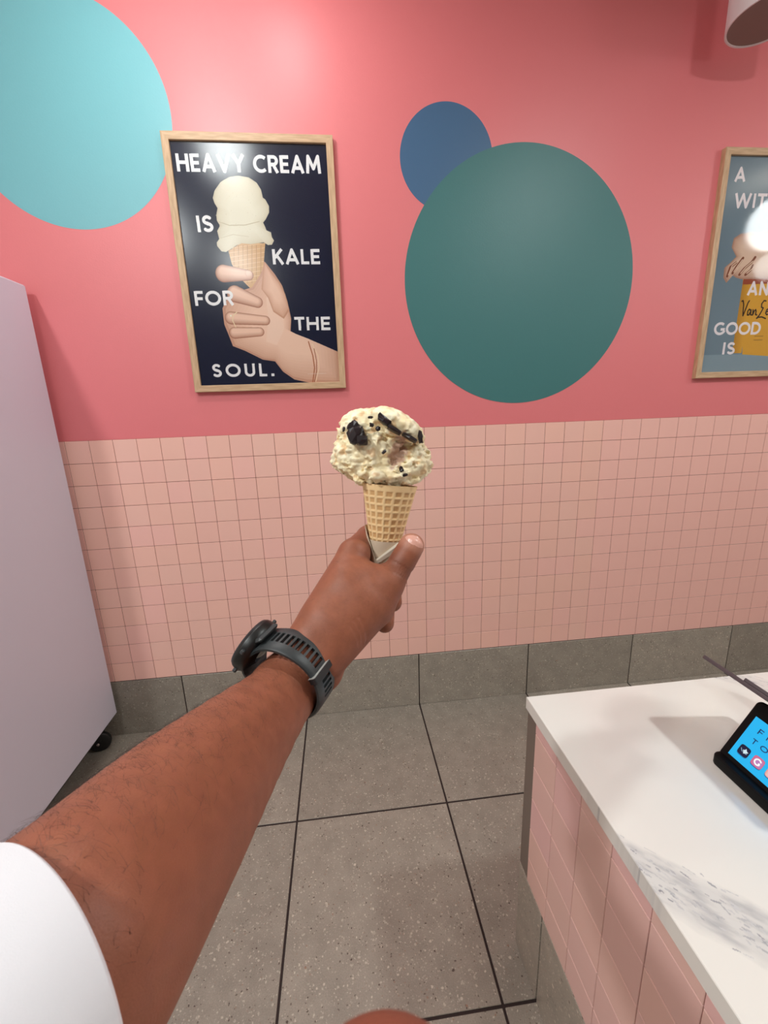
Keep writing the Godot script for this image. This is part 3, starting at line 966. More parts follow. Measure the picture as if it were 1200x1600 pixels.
# white quartz: soft clouds and one belt of smoky grey flecks running across the slab
func quartz(w: float, d: float, x0: float, z0: float) -> ImageTexture:
	var px := 640.0 / w
	var iw := 640
	var ih := int(d * px)
	var img := Image.create(iw, ih, false, Image.FORMAT_RGB8)
	img.fill(rgb(231, 227, 221))
	var n1 := noise(41, 0.022, 4)
	var n2 := noise(42, 0.06, 4)
	var dirn := Vector2(0.72, 0.69).normalized()
	var nor := dirn.orthogonal()
	var belts := [[Vector2(1.645, 1.512), 0.047, 1.0], [Vector2(2.26, 1.125), 0.04, 0.5], [Vector2(1.645, 2.35), 0.06, 0.8]]
	for bt in belts:
		var c: Vector2 = bt[0]
		for y in ih:
			for x in range(0, iw):
				var p := Vector2(x0 + x / px, z0 + y / px) - c
				var s := p.dot(nor)
				if absf(s) > bt[1] * 2.0:
					continue
				var wob := 0.012 * n1.get_noise_2d(p.dot(dirn) * 300.0, 9.0)
				var e: float = clampf(1.0 - absf(s + wob) / bt[1], 0.0, 1.0)
				if e <= 0.0:
					continue
				var q := n2.get_noise_2d(p.dot(dirn) * 250.0, s * 900.0)
				var f: float = bt[2] * minf(e * 3.0, 1.0) * (0.2 + 0.45 * clampf(q + 0.15, 0.0, 1.0))
				img.set_pixel(x, y, img.get_pixel(x, y).lerp(rgb(150, 150, 156), f))
		var r := RandomNumberGenerator.new()
		r.seed = 5
		for i in int(900 * bt[2]):
			var along := r.randf_range(-0.2, 1.2)
			var sd := r.randfn(0.0, 0.42)
			if absf(sd) > 1.0:
				continue
			var at: Vector2 = (c + dirn * along + nor * (sd * bt[1]) - Vector2(x0, z0)) * px
			var len_ := r.randf_range(1.2, 6.5)
			var wd := r.randf_range(0.5, 1.4)
			var ang := dirn.angle() + r.randfn(0.1, 0.3)
			var poly := PackedVector2Array()
			for k in 8:
				poly.append(at + (Vector2.from_angle(TAU * k / 8) * Vector2(len_, wd) * r.randf_range(0.7, 1.2)).rotated(ang))
			fill_poly(img, poly, rgb(206, 204, 204).lerp(rgb(128, 128, 136), r.randf() * r.randf()))
		# hairline on the far rim of the belt
		var hair := []
		for i in 60:
			hair.append((c + dirn * (i * 0.018) + nor * (bt[1] * 0.86 + 0.006 * n1.get_noise_2d(i * 9.0, 3.0)) - Vector2(x0, z0)) * px)
		for h in hair.size() - 1:
			if n2.get_noise_1d(h * 16.0) > -0.05:
				stroke(img, [hair[h], hair[h + 1]], 1.0, rgb(200, 198, 198))
	return ImageTexture.create_from_image(img)

func screen_picture() -> ImageTexture:
	var img := Image.create(640, 328, false, Image.FORMAT_RGB8)
	img.fill(rgb(30, 186, 246))
	var navy := rgb(18, 36, 92)
	word(img, "FROM", Vector2(62, 92), Vector2(330, 92), 40.0, navy, 0.16, 0.5)
	word(img, "TO", Vector2(66, 168), Vector2(176, 168), 38.0, navy, 0.16, 0.5)
	word(img, "Y", Vector2(290, 168), Vector2(322, 168), 38.0, navy, 0.16, 0.5)
	var icon := func(x: float, y: float, c: Color, d: Color):
		for k in 2:
			var q := PackedVector2Array()
			var o := Vector2(x, y + (6 if k == 0 else 0))
			for i in 32:
				var t := TAU * i / 32
				q.append(o + Vector2(signf(cos(t)) * pow(absf(cos(t)), 0.45), signf(sin(t)) * pow(absf(sin(t)), 0.45)) * 36)
			if k == 0:
				fill_poly(img, q, rgb(20, 110, 170))
			else:
				airbrush(img, q, c, d, Vector2(8, 6), 6, 0.5)
	icon.call(68.0, 244.0, rgb(14, 16, 44), rgb(20, 26, 62))
	fill_poly(img, PackedVector2Array([Vector2(72, 222), Vector2(84, 236), Vector2(96, 238), Vector2(84, 252), Vector2(72, 262), Vector2(64, 250), Vector2(58, 240), Vector2(68, 236)]), rgb(214, 236, 244))
	stroke(img, [Vector2(44, 238), Vector2(52, 248), Vector2(60, 254)], 4.0, rgb(160, 200, 220), true)
	stroke(img, [Vector2(84, 256), Vector2(92, 252)], 4.0, rgb(160, 200, 220), true)
	icon.call(166.0, 244.0, rgb(226, 96, 120), rgb(190, 130, 190))
	stroke(img, arc(166, 244, 19, 19, -40, -320), 10.0, Color.WHITE, true)
	disc(img, Vector2(178, 250), 7.0, Color.WHITE)
	icon.call(264.0, 244.0, rgb(236, 160, 150), rgb(244, 206, 196))
	img.fill_rect(Rect2i(240, 250, 48, 8), rgb(206, 214, 220))
	return ImageTexture.create_from_image(img)

func pendant() -> void:
	var t := thing("cylinder_lamp", "white cylindrical hanging lamp with a dark underside near the top right of the wall", "lamp", Vector3(2.889, 2.97, 0.199))
	part("shade", lathe([Vector2(0.1210, 0.012), Vector2(0.1272, 0.0), Vector2(0.1272, 0.0), Vector2(0.1327, 0.0), Vector2(0.1327, 0.0), Vector2(0.1327, 0.21), Vector2(0.1293, 0.22), Vector2(0.1169, 0.225), Vector2(0.0, 0.227)], 64), mat(rgb(236, 226, 228), 0.5), t)
	part("baffle", lathe([Vector2(0.0, 0.006), Vector2(0.0825, 0.006), Vector2(0.1272, 0.003)], 48), mat(rgb(140, 120, 114), 0.8), t)
	part("stem", lathe([Vector2(0.009, 0.22), Vector2(0.009, CEIL - 2.97)], 14), mat(rgb(230, 222, 222), 0.4), t)
	part("canopy", lathe([Vector2(0.0, CEIL - 3.0), Vector2(0.05, CEIL - 2.995), Vector2(0.055, CEIL - 2.97)], 32), mat(rgb(230, 222, 222), 0.4), t)

# ---------------------------------------------------------------- cone
func cone_things() -> void:
	var tip: Vector3 = Vector3(1.2334, 1.3831, 1.5663)
	var top: Vector3 = Vector3(1.2512, 1.5208, 1.5493)
	var ax := (top - tip).normalized()
	var L := tip.distance_to(top)
	var R := 0.0284
	var e1 := ax.cross(Vector3(-0.0941, 0.2365, 0.9671)).normalized()      # sideways
	var e2 := e1.cross(ax).normalized()
	var t := thing("ice_cream_cone", "waffle cone with a big chocolate-flecked ice cream scoop held up in the hand", "ice cream", tip)
	if e1.dot(Vector3(0.9939, -0.0345, 0.1052)) < 0.0:
		e1 = -e1
	var toward: Vector3 = Vector3(-0.0941, 0.2365, 0.9671)                     # the side seen here
	e2 = (toward - ax * toward.dot(ax)).normalized()
	# waffle cone: 18 pockets round, rows of the same height
	var v := PackedVector3Array()
	var idx := PackedInt32Array()
	var col := PackedColorArray()
	var nt := 18 * 10
	var nh := 170
	var ridge := lin(246, 210, 158)
	var pocket := lin(212, 166, 114)
	for i in nh + 1:
		var h := L * i / nh
		for j in nt:
			var a := TAU * j / nt
			var cu := fposmod(18.0 * j / nt + 0.04 * sin(h * 300.0), 1.0)
			var cv := fposmod(h / 0.0075 + 0.12, 1.0)
			var edge := minf(minf(cu, 1.0 - cu), minf(cv, 1.0 - cv))
			var dip := smoothstep(0.11, 0.22, edge) * smoothstep(0.035, 0.06, h) * (1.0 - smoothstep(L - 0.006, L - 0.0045, h))
			var r := R * h / L + 0.0016 - dip * 0.0008
			v.append(ax * h + (e1 * cos(a) + e2 * sin(a)) * r)
			col.append(ridge.lerp(pocket, dip))
	for i in nh:
		for j in nt:
			var a := i * nt + j
			var b := i * nt + (j + 1) % nt
			idx.append_array(PackedInt32Array([a, b, a + nt, b, b + nt, a + nt]))
	var wm := mat(Color.WHITE, 0.62)
	wm.vertex_color_use_as_albedo = true
	part("waffle_cone", smooth(v, idx, col), wm, t)
	# paper sleeve: two turns of kraft paper and a turned-out lip
	var paper := mat(rgb(214, 194, 170), 0.85)
	paper.backlight_enabled = true
	paper.backlight = Color(0.1, 0.09, 0.08)
	var K := func(a: float, h: float, lift: float) -> Vector3:
		return ax * h + (e1 * cos(a) + e2 * sin(a)) * (R * h / L + 0.0016 + lift)
	var hy := func(y: float) -> float:
		return L * (952.0 - y) / 195.0
	var shells := [[0.0006, 0.0, TAU, func(_a: float) -> float: return hy.call(841.0)], [0.0026, PI * 0.58, PI * 1.6, func(a: float) -> float: return hy.call(lerpf(884.0, 822.0, clampf((a - PI * 0.58) / (PI * 0.36), 0.0, 1.0)))]]
	for s in shells:
		var rings := []
		for k in 2:
			var lift: float = s[0] + 0.0003 * k
			for i in 13:
				var f := i / 12.0 if k == 0 else 1.0 - i / 12.0
				var ring := PackedVector3Array()
				for j in 60:
					var a: float = lerpf(s[1], s[2], j / 60.0)
					ring.append(K.call(a, lerpf(0.012, s[3].call(a), f), lift + 0.0002 * sin(a * 5.0 + f * 4.0)))
				rings.append(ring)
		if s[2] - s[1] > 6.0:
			part("paper_sleeve", loft(rings), paper, t)
		else:
			var vv := PackedVector3Array()
			var ii := PackedInt32Array()
			for ring in rings:
				vv.append_array(ring)
			for i in rings.size() - 1:
				for j in 59:
					var a := i * 60 + j
					ii.append_array(PackedInt32Array([a, a + 1, a + 60, a + 1, a + 61, a + 60]))
			part("paper_flap", smooth(vv, ii), paper, t)
	var lip := SurfaceTool.new()
	lip.begin(Mesh.PRIMITIVE_TRIANGLES)
	lip.set_smooth_group(-1)
	var out: Vector3 = (Vector3(-0.0941, 0.2365, 0.9671) * 0.75 + Vector3(0.0582, 0.9710, -0.2318) * 0.6 - Vector3(0.9939, -0.0345, 0.1052) * 0.25).normalized()
	var dn: Vector3 = (Vector3(0.9939, -0.0345, 0.1052) * 0.35 - Vector3(0.0582, 0.9710, -0.2318) * 0.9).normalized()
	var rows := []
	for i in 13:
		var f := i / 12.0
		var c: Vector3 = (Vector3(1.2314, 1.4439, 1.5745)).lerp(Vector3(1.2559, 1.4603, 1.5749), f) - tip
		var wd := 0.0042 * (0.5 + 0.5 * f)
		var th := 0.0016 + 0.0012 * f
		rows.append([c, c + out * wd, c + out * wd + dn * th, c + dn * (th + 0.002)])
	for i in 12:
		for j in 4:
			var k := (j + 1) % 4
			for q in [rows[i][j], rows[i][k], rows[i + 1][j], rows[i][k], rows[i + 1][k], rows[i + 1][j]]:
				lip.add_vertex(q)
	lip.generate_normals()
	part("paper_lip", lip.commit(), mat(rgb(240, 228, 208), 0.85), t)
	scoop(t, tip, ax)

func scoop(t: Node3D, tip: Vector3, ax: Vector3) -> void:
	var c0: Vector3 = Vector3(1.2459, 1.5595, 1.5399)
	var s := 0.000693        # metres for a pixel's width there
	var g := Field.new(c0 - Vector3(0.074, 0.062, 0.066), c0 + Vector3(0.074, 0.062, 0.066), 0.00125)
	var I := Basis()
	var k := 0.006
	g.ball(Vector3(1.2361, 1.5571, 1.5395), I, Vector3(58, 55, 56) * s, k)
	g.ball(Vector3(1.2735, 1.5440, 1.5494), I, Vector3(35, 34, 38) * s, k)
	g.ball(Vector3(1.2095, 1.5516, 1.5413), I, Vector3(29, 31, 36) * s, k)
	g.ball(Vector3(1.2481, 1.5368, 1.5632), I, Vector3(46, 17, 30) * s, k)
	g.ball(Vector3(1.2506, 1.5313, 1.5400), I, Vector3(56, 17, 50) * s, k)
	# folded-over top layer
	g.ball(Vector3(1.2585, 1.5805, 1.5499), Basis(Vector3(0.9939, -0.0345, 0.1052), Vector3(0.0582, 0.9710, -0.2318), Vector3(-0.0941, 0.2365, 0.9671)) * Basis(Vector3.BACK, deg_to_rad(-27.0)), Vector3(48, 25, 50) * s, 0.0012)
	g.ball(Vector3(1.2267, 1.5793, 1.5394), I, Vector3(41, 33, 42) * s, 0.003)
	g.bone(Vector3(1.2170, 1.5283, 1.5633), 7 * s, Vector3(1.2427, 1.5286, 1.5730), 5 * s, 0.004)
	g.bone(Vector3(1.2427, 1.5286, 1.5730), 5 * s, Vector3(1.2764, 1.5250, 1.5699), 7 * s, 0.004)
	var n1 := noise(61, 85.0, 2)
	var n2 := noise(62, 62.0, 2)
	n2.fractal_type = FastNoiseLite.FRACTAL_RIDGED
	var n3 := noise(63, 480.0, 2)
	var up_: Vector3 = Vector3(0.0582, 0.9710, -0.2318)
	var right_: Vector3 = Vector3(0.9939, -0.0345, 0.1052)
	var i := 0
	for z in g.n.z:
		for y in g.n.y:
			for x in g.n.x:
				if absf(g.f[i]) < 0.008:
					var p := g.o + Vector3(x, y, z) * g.h
					var q := p - c0
					# smoother on the folded top, torn below
					var rough := 1.0 - 0.7 * smoothstep(0.008, 0.028, q.dot(up_) + 0.25 * q.dot(right_))
					var w := Vector3(q.x * 0.75 + 0.006 * n1.get_noise_3dv(q * 1.3) + 0.4 * q.y, q.y * 1.5, q.z)
					g.f[i] += 0.0034 * n1.get_noise_3dv(q) * (0.5 + 0.5 * rough) + rough * (0.0030 * n2.get_noise_3dv(w) + 0.0003 * n3.get_noise_3dv(q)) + 0.0003
				i += 1
	var r: Array = g.nets()
	var v: PackedVector3Array = r[0]
	var col := PackedColorArray()
	var m1 := noise(71, 60.0, 3)
	var m3 := noise(73, 70.0, 2)
	var cream := lin(255, 234, 188)
	var pale := lin(255, 244, 212)
	var caramel := lin(222, 168, 108)
	var mauve := lin(186, 140, 122)
	var ribbon: Vector3 = Vector3(1.2574, 1.5583, 1.5775)
	for p in v:
		var q := p - c0
		var c := cream.lerp(pale, clampf(0.5 + m1.get_noise_3dv(q), 0.0, 1.0))
		c = c.lerp(caramel, 0.6 * smoothstep(0.2, 0.45, m3.get_noise_3dv(q * 1.1)))
		var dr := Vector2((p - ribbon).dot(right_) - 0.25 * (p - ribbon).dot(up_), (p - ribbon).dot(up_) * 0.5).length()
		c = c.lerp(mauve, 0.85 * (1.0 - smoothstep(0.006, 0.0105, dr + 0.004 * m3.get_noise_3dv(q * 2.0))))
		col.append(c)
	for j in v.size():
		v[j] -= tip
	var im := mat(Color.WHITE, 0.42)
	im.vertex_color_use_as_albedo = true
	part("ice_cream", smooth(v, r[2], col), im, t)
	var dark := mat(rgb(38, 25, 28), 0.4)
	# chunks: place, radii in pixels, tilt
	for d in [[Vector3(1.2168, 1.5757, 1.5760), Vector3(13, 12, 9), 20.0], [Vector3(1.2149, 1.5842, 1.5706), Vector3(9, 8, 8), 50.0], [Vector3(1.2221, 1.5712, 1.5786), Vector3(8, 7, 7), 0.0], [Vector3(1.2440, 1.5895, 1.5809), Vector3(11, 5, 9), -38.0], [Vector3(1.2535, 1.5801, 1.5831), Vector3(11, 3.2, 9), -30.0], [Vector3(1.2685, 1.5721, 1.5829), Vector3(12, 3.0, 9), -30.0], [Vector3(1.2809, 1.5715, 1.5713), Vector3(5, 10, 9), 12.0],
			[Vector3(1.2322, 1.5856, 1.5781), Vector3(3.5, 3, 4), 0.0], [Vector3(1.2380, 1.5819, 1.5822), Vector3(4, 3.5, 4), 30.0], [Vector3(1.2586, 1.5424, 1.5887), Vector3(3.5, 4.5, 4), 20.0], [Vector3(1.2048, 1.5818, 1.5635), Vector3(2.2, 4, 3), -15.0], [Vector3(1.2315, 1.5929, 1.5747), Vector3(4, 2, 3), 0.0], [Vector3(1.2622, 1.5366, 1.5894), Vector3(4, 2.5, 4), 10.0], [Vector3(1.2421, 1.5601, 1.5895), Vector3(4, 2.2, 3), 40.0]]:
		var st := SurfaceTool.new()
		st.begin(Mesh.PRIMITIVE_TRIANGLES)
		st.set_smooth_group(-1)
		var sp := SphereMesh.new()
		sp.radius = 1.0
		sp.height = 2.0
		sp.radial_segments = 9
		sp.rings = 5
		var arr := sp.get_mesh_arrays()
		var vs: PackedVector3Array = arr[Mesh.ARRAY_VERTEX]
		var nn := noise(int(d[1].x * 10 + d[2]), 0.9, 2)
		for q in arr[Mesh.ARRAY_INDEX]:
			var p: Vector3 = vs[q]
			p *= 0.86 + 0.6 * nn.get_noise_3dv(p)
			var lim := 0.62 if d[1].x > 6.0 else 0.8
			p = p.clamp(Vector3.ONE * -lim, Vector3.ONE * lim) / lim * 0.95
			st.add_vertex(p * d[1] * s)
		st.generate_normals()
		var o := part("chocolate_chunk", st.commit(), dark, t)
		o.transform = Transform3D(Basis(Vector3(0.9939, -0.0345, 0.1052), Vector3(0.0582, 0.9710, -0.2318), Vector3(-0.0941, 0.2365, 0.9671)) * Basis(Vector3.BACK, deg_to_rad(d[2])), d[0] - tip)

# ---------------------------------------------------------------- person: outstretched left arm in a white T-shirt
func person_things() -> void:
	var t := thing("person", "outstretched bare forearm of a person in a white T-shirt, hand closed round the cone", "person", Vector3(1.0757, 1.3629, 1.8661))
	var org := t.position
	var k := 0.005
	# joints of the forearm: centre and radius
	var arm := [[Vector3(1.1455, 1.3577, 1.6487), 0.0278], [Vector3(1.1420, 1.3568, 1.6529), 0.0283], [Vector3(1.1387, 1.3560, 1.6571), 0.0288], [Vector3(1.1334, 1.3560, 1.6670), 0.0301], [Vector3(1.1258, 1.3581, 1.6859), 0.0326], [Vector3(1.1181, 1.3625, 1.7096), 0.0354], [Vector3(1.1116, 1.3677, 1.7328), 0.0379], [Vector3(1.1064, 1.3730, 1.7543), 0.0400], [Vector3(1.1024, 1.3791, 1.7751), 0.0416], [Vector3(1.0994, 1.3850, 1.7935), 0.0427], [Vector3(1.0972, 1.3900, 1.8090), 0.0433], [Vector3(1.0953, 1.3943, 1.8225), 0.0436], [Vector3(1.0940, 1.3985, 1.8347), 0.0437], [Vector3(1.0932, 1.4026, 1.8457), 0.0436], [Vector3(1.0925, 1.4064, 1.8555), 0.0435], [Vector3(1.0920, 1.4101, 1.8646), 0.0434], [Vector3(1.0914, 1.4136, 1.8731), 0.0434], [Vector3(1.0908, 1.4171, 1.8809), 0.0433], [Vector3(1.0861, 1.4180, 1.8927), 0.0390], [Vector3(1.0509, 1.3948, 1.9678), 0.0300]]
	var wrist: Vector3 = Vector3(1.1478, 1.3670, 1.6518)
	var wd: Vector3 = (Vector3(1.1638, 1.3782, 1.6346) - Vector3(1.1112, 1.3661, 1.7312)).normalized()
	var hand := Field.new(Vector3(1.1106, 1.3289, 1.4719), Vector3(1.2894, 1.4937, 1.6963), 0.0019)
	var palm := hand
	for i in 8:
		palm.bone(arm[i][0], arm[i][1], arm[i + 1][0], arm[i + 1][1], 0.003, 0.014)
	# wrist to the metacarpals
	palm.bone(Vector3(1.1357, 1.3628, 1.6589), 0.0275, Vector3(1.1570, 1.3762, 1.6412), 0.0238, k)
	palm.bone(Vector3(1.1574, 1.3856, 1.6368), 0.0225, Vector3(1.2081, 1.4518, 1.5718), 0.0165, k)       # index side
	palm.bone(Vector3(1.1637, 1.3773, 1.6333), 0.024, Vector3(1.2096, 1.4271, 1.5532), 0.0165, k)          # middle
	palm.bone(Vector3(1.1658, 1.3655, 1.6312), 0.024, Vector3(1.2089, 1.4025, 1.5405), 0.016, k)          # ring
	palm.bone(Vector3(1.1685, 1.3594, 1.6330), 0.023, Vector3(1.2082, 1.3828, 1.5329), 0.015, k)          # little
	palm.bone(Vector3(1.1729, 1.3769, 1.6395), 0.0235, Vector3(1.2236, 1.4116, 1.6121), 0.0215, k)        # ball of the thumb
	palm.bone(Vector3(1.2236, 1.4116, 1.6121), 0.0215, Vector3(1.2378, 1.4287, 1.6052), 0.0165, k)
	palm.bone(Vector3(1.1788, 1.4081, 1.6257), 0.0190, Vector3(1.2014, 1.4302, 1.6033), 0.0180, 0.014)     # muscle between thumb and index
	palm.bone(Vector3(1.2014, 1.4308, 1.6047), 0.0185, Vector3(1.2187, 1.4388, 1.5993), 0.0115, 0.012)
	palm.bone(Vector3(1.1817, 1.3948, 1.6313), 0.0195, Vector3(1.2124, 1.4188, 1.6149), 0.0175, 0.014)
	palm.bone(Vector3(1.2077, 1.4315, 1.5912), 0.0165, Vector3(1.2312, 1.4259, 1.5990), 0.014, 0.016)      # web
	var fingers := [
		[[Vector3(1.2081, 1.4518, 1.5718), 0.0160], [Vector3(1.2255, 1.4579, 1.5296), 0.0118], [Vector3(1.2549, 1.4409, 1.5170), 0.0105], [Vector3(1.2684, 1.4214, 1.5376), 0.0095]],
		[[Vector3(1.2096, 1.4271, 1.5532), 0.0155], [Vector3(1.2258, 1.4129, 1.5065), 0.0120], [Vector3(1.2538, 1.3965, 1.5153), 0.0108], [Vector3(1.2485, 1.3885, 1.5623), 0.0108]],
		[[Vector3(1.2089, 1.4025, 1.5405), 0.0150], [Vector3(1.2229, 1.3795, 1.5041), 0.0115], [Vector3(1.2460, 1.3643, 1.5183), 0.0104], [Vector3(1.2385, 1.3657, 1.5669), 0.0106]],
		[[Vector3(1.2082, 1.3828, 1.5329), 0.0140], [Vector3(1.2114, 1.3619, 1.5073), 0.0105], [Vector3(1.2266, 1.3572, 1.5182), 0.0092], [Vector3(1.2214, 1.3613, 1.5497), 0.0090]],
	]
	for fg in fingers:
		var g := Field.new(Vector3(1.1106, 1.3289, 1.4719), Vector3(1.2894, 1.4937, 1.6963), 0.0019)
		for i in 3:
			g.bone(fg[i][0], fg[i][1], fg[i + 1][0], fg[i + 1][1], 0.004)
		palm.join(g, 0.005)
	var mcp: Vector3 = Vector3(1.2364, 1.4269, 1.6055)
	var ip: Vector3 = Vector3(1.2515, 1.4419, 1.5976)
	var tipc: Vector3 = Vector3(1.2669, 1.4632, 1.5908)
	var tg := Field.new(Vector3(1.1106, 1.3289, 1.4719), Vector3(1.2894, 1.4937, 1.6963), 0.0019)
	tg.bone(mcp, 0.0150, ip, 0.0124, 0.006)
	tg.bone(ip, 0.0124, tipc, 0.0116, 0.006)
	tg.bone(ip.lerp(tipc, 0.45), 0.0122, tipc, 0.0116, 0.006)
	palm.join(tg, 0.010)
	# creases over the thumb joint and at the thumb's base
	var td := (tipc - ip).normalized()
	var i2 := 0
	for z in palm.n.z:
		for y in palm.n.y:
			for x in palm.n.x:
				if absf(palm.f[i2]) < 0.004:
					var p := palm.o + Vector3(x, y, z) * palm.h
					var q := p - ip
					if q.length() < 0.019:
						var a := q.dot(td) * 1000.0
						for c in [-4.5, -1.5, 1.2, 4.0]:
							palm.f[i2] += 0.0010 * exp(-pow((a - c) / 0.8, 2.0))
					var w := p - Vector3(1.2128, 1.4023, 1.6475)
					if w.length() < 0.016:
						var a2: float = w.dot(wd) * 1000.0
						for c in [-4.0, 0.0, 4.5]:
							palm.f[i2] += 0.0008 * exp(-pow((a2 - c) / 0.9, 2.0))
				i2 += 1
	var fore := Field.new(Vector3(0.9889, 1.2940, 1.5867), Vector3(1.2075, 1.4800, 2.0298), 0.0042)
	for i in arm.size() - 1:
		fore.bone(arm[i][0], arm[i][1], arm[i + 1][0], arm[i + 1][1], 0.003, 0.018)
	fore.bone(Vector3(1.1357, 1.3628, 1.6589), 0.0275, Vector3(1.1570, 1.3762, 1.6412), 0.0238, k)
	var v := PackedVector3Array()
	var nr := PackedVector3Array()
	var idx := PackedInt32Array()
	var fore_first := 0
	for half in 2:
		var r: Array = (hand if half == 0 else fore).nets()
		var at: int = v.size()
		if half == 1:
			fore_first = at
		v.append_array(r[0])
		nr.append_array(r[1])
		var ri: PackedInt32Array = r[2]
		for q in range(0, ri.size(), 3):
			var side: float = (r[0][ri[q]] - wrist).dot(wd)
			if (half == 0 and side > -0.004) or (half == 1 and side < 0.004):
				idx.append_array(PackedInt32Array([at + ri[q], at + ri[q + 1], at + ri[q + 2]]))
	# own colour of the skin: warmer and lighter at the finger ends
	var col := PackedColorArray()
	var base := lin(158, 94, 70)
	var tipcol := lin(214, 150, 128)
	var knuckle := lin(120, 70, 54)
	var mot := noise(81, 60.0, 3)
	var mot2 := noise(82, 420.0, 2)
	for p in v:
		var c := base * (1.0 + 0.16 * mot.get_noise_3dv(p) + 0.1 * mot2.get_noise_3dv(p))
		c = c.lerp(knuckle, 0.45 * (1.0 - smoothstep(0.004, 0.012, (p - ip).length() - 0.009)))
		c = c.lerp(tipcol, 0.75 * (1.0 - smoothstep(0.013, 0.019, (p - tipc - td * 0.005).length())))
		col.append(c)
	for j in v.size():
		v[j] -= org
	var sk := mat(Color.WHITE, 0.52, 0.0, 0.45)
	sk.vertex_color_use_as_albedo = true
	sk.uv1_triplanar = true
	sk.uv1_scale = Vector3.ONE * 26.0
	sk.albedo_texture = gray_noise(0.16, 512, 84, Color(0.84, 0.83, 0.82), Color(1, 1, 1), 4)
	relief(sk, gray_noise(0.12, 256, 83, Color(0.3, 0.3, 0.3), Color(0.7, 0.7, 0.7), 3), 0.03)
	part("body", smooth(v, idx, col, PackedVector2Array(), nr), sk, t)
	nail(t, org, ip, tipc)
	arm_hair(t, v, nr, idx, fore_first, arm)
	sleeve(t, org, arm)
	# end of a finger of the hand that holds the camera, at the bottom of the view
	var ft := Field.new(Vector3(1.2007, 1.5251, 1.9714) - Vector3.ONE * 0.03, Vector3(1.2007, 1.5251, 1.9714) + Vector3.ONE * 0.03, 0.0012)
	ft.bone(Vector3(1.2007, 1.5246, 1.9716), 0.0118, Vector3(1.2013, 1.4978, 1.9782), 0.013, 0.004)
	var fr: Array = ft.nets()
	var fv: PackedVector3Array = fr[0]
	for j in fv.size():
		fv[j] -= org
	var fc := PackedColorArray()
	fc.resize(fv.size())
	fc.fill(lin(150, 82, 62))
	part("fingertip", smooth(fv, fr[2], fc, PackedVector2Array(), fr[1]), sk, t)

func nail(t: Node3D, org: Vector3, ip: Vector3, tipc: Vector3) -> void:
	var ax := (tipc - ip).normalized()
	var face: Vector3 = (Vector3(1.2004, 1.5997, 1.9961) - tipc).normalized()
	face = (face - ax * face.dot(ax)).normalized()
	var sd := ax.cross(face).normalized()
	face = (face + sd * 0.05).normalized()
	sd = ax.cross(face).normalized()
	var v := PackedVector3Array()
	var idx := PackedInt32Array()
	var nu := 18
	var nv := 18
	for i in nv + 1:
		var y := lerpf(-1.0, 1.0, float(i) / nv)
		var half := pow(maxf(1.0 - pow(absf(y), 3.2 if y < 0.0 else 2.4), 0.0), 0.5)
		for j in nu + 1:
			var ph := lerpf(-1.0, 1.0, float(j) / nu) * half * 0.98
			var along := 0.0012 + 0.0095 * y
			var rr := 0.01300 - (0.0042 * smoothstep(0.2, 1.0, y) * smoothstep(0.2, 1.0, y)) - 0.0005 * pow(absf(ph), 3.0)
			v.append(tipc + ax * along + (face * cos(ph) + sd * sin(ph)) * rr - org)
	for i in nv:
		for j in nu:
			var a := i * (nu + 1) + j
			idx.append_array(PackedInt32Array([a, a + 1, a + nu + 1, a + 1, a + nu + 2, a + nu + 1]))
	var m := mat(rgb(226, 168, 152), 0.3)
	var o := part("thumb_nail", smooth(v, idx), m, t)
	o.set_meta("label", "pale pink thumb nail")

func arm_hair(t: Node3D, v: PackedVector3Array, nr: PackedVector3Array, idx: PackedInt32Array, first: int, arm: Array) -> void:
	var st := SurfaceTool.new()
	st.begin(Mesh.PRIMITIVE_TRIANGLES)
	st.set_smooth_group(-1)
	var r := RandomNumberGenerator.new()
	r.seed = 19
	var along: Vector3 = (arm[3][0] - arm[12][0]).normalized()
	var rad_dir: Vector3 = (Vector3(0.0582, 0.9710, -0.2318) * 0.75 + Vector3(-0.0941, 0.2365, 0.9671) * 0.3 - Vector3(0.9939, -0.0345, 0.1052) * 0.35).normalized()
	var made := 0
	var tries := 0
	while made < 4200 and tries < 90000:
		tries += 1
		var q := r.randi_range(0, idx.size() / 3 - 1) * 3
		if idx[q] < first and r.randf() > 0.01:
			continue
		var p := v[idx[q]].lerp(v[idx[q + 1]], r.randf()).lerp(v[idx[q + 2]], r.randf() * 0.6)
		var n := nr[idx[q]]
		var want := n.dot(rad_dir)
		if want < 0.0 or r.randf() > want * 1.2:
			continue
		made += 1
		var across := n.cross(along).normalized()
		var dir := (along * r.randfn(0.35, 0.5) + across * r.randfn(0.7, 0.5)).normalized()
		var curl := across.rotated(n, r.randf() * TAU)
		var ln := r.randf_range(0.004, 0.0085)
		var w := 0.00005
		var prev := p - n * 0.0003
		var pw := w
		var s1 := n.cross(dir).normalized()
		for k in 4:
			var f := (k + 1) / 4.0
			var nx := p + dir * (ln * f) + n * (ln * (0.34 * f - 0.2 * f * f)) + curl * (ln * 0.7 * f * f)
			var nw := w * (1.0 - 0.8 * f)
			var c0 := [prev + s1 * pw, prev - s1 * pw * 0.5 + n * pw * 0.87, prev - s1 * pw * 0.5 - n * pw * 0.87]
			var c1 := [nx + s1 * nw, nx - s1 * nw * 0.5 + n * nw * 0.87, nx - s1 * nw * 0.5 - n * nw * 0.87]
			for e in 3:
				var e2 := (e + 1) % 3
				for w3 in [c0[e], c0[e2], c1[e], c0[e2], c1[e2], c1[e]]:
					st.add_vertex(w3)
			prev = nx
			pw = nw
	st.generate_normals()
	var o := part("arm_hair", st.commit(), mat(rgb(44, 26, 20), 0.5), t)
	o.set_meta("kind", "stuff")

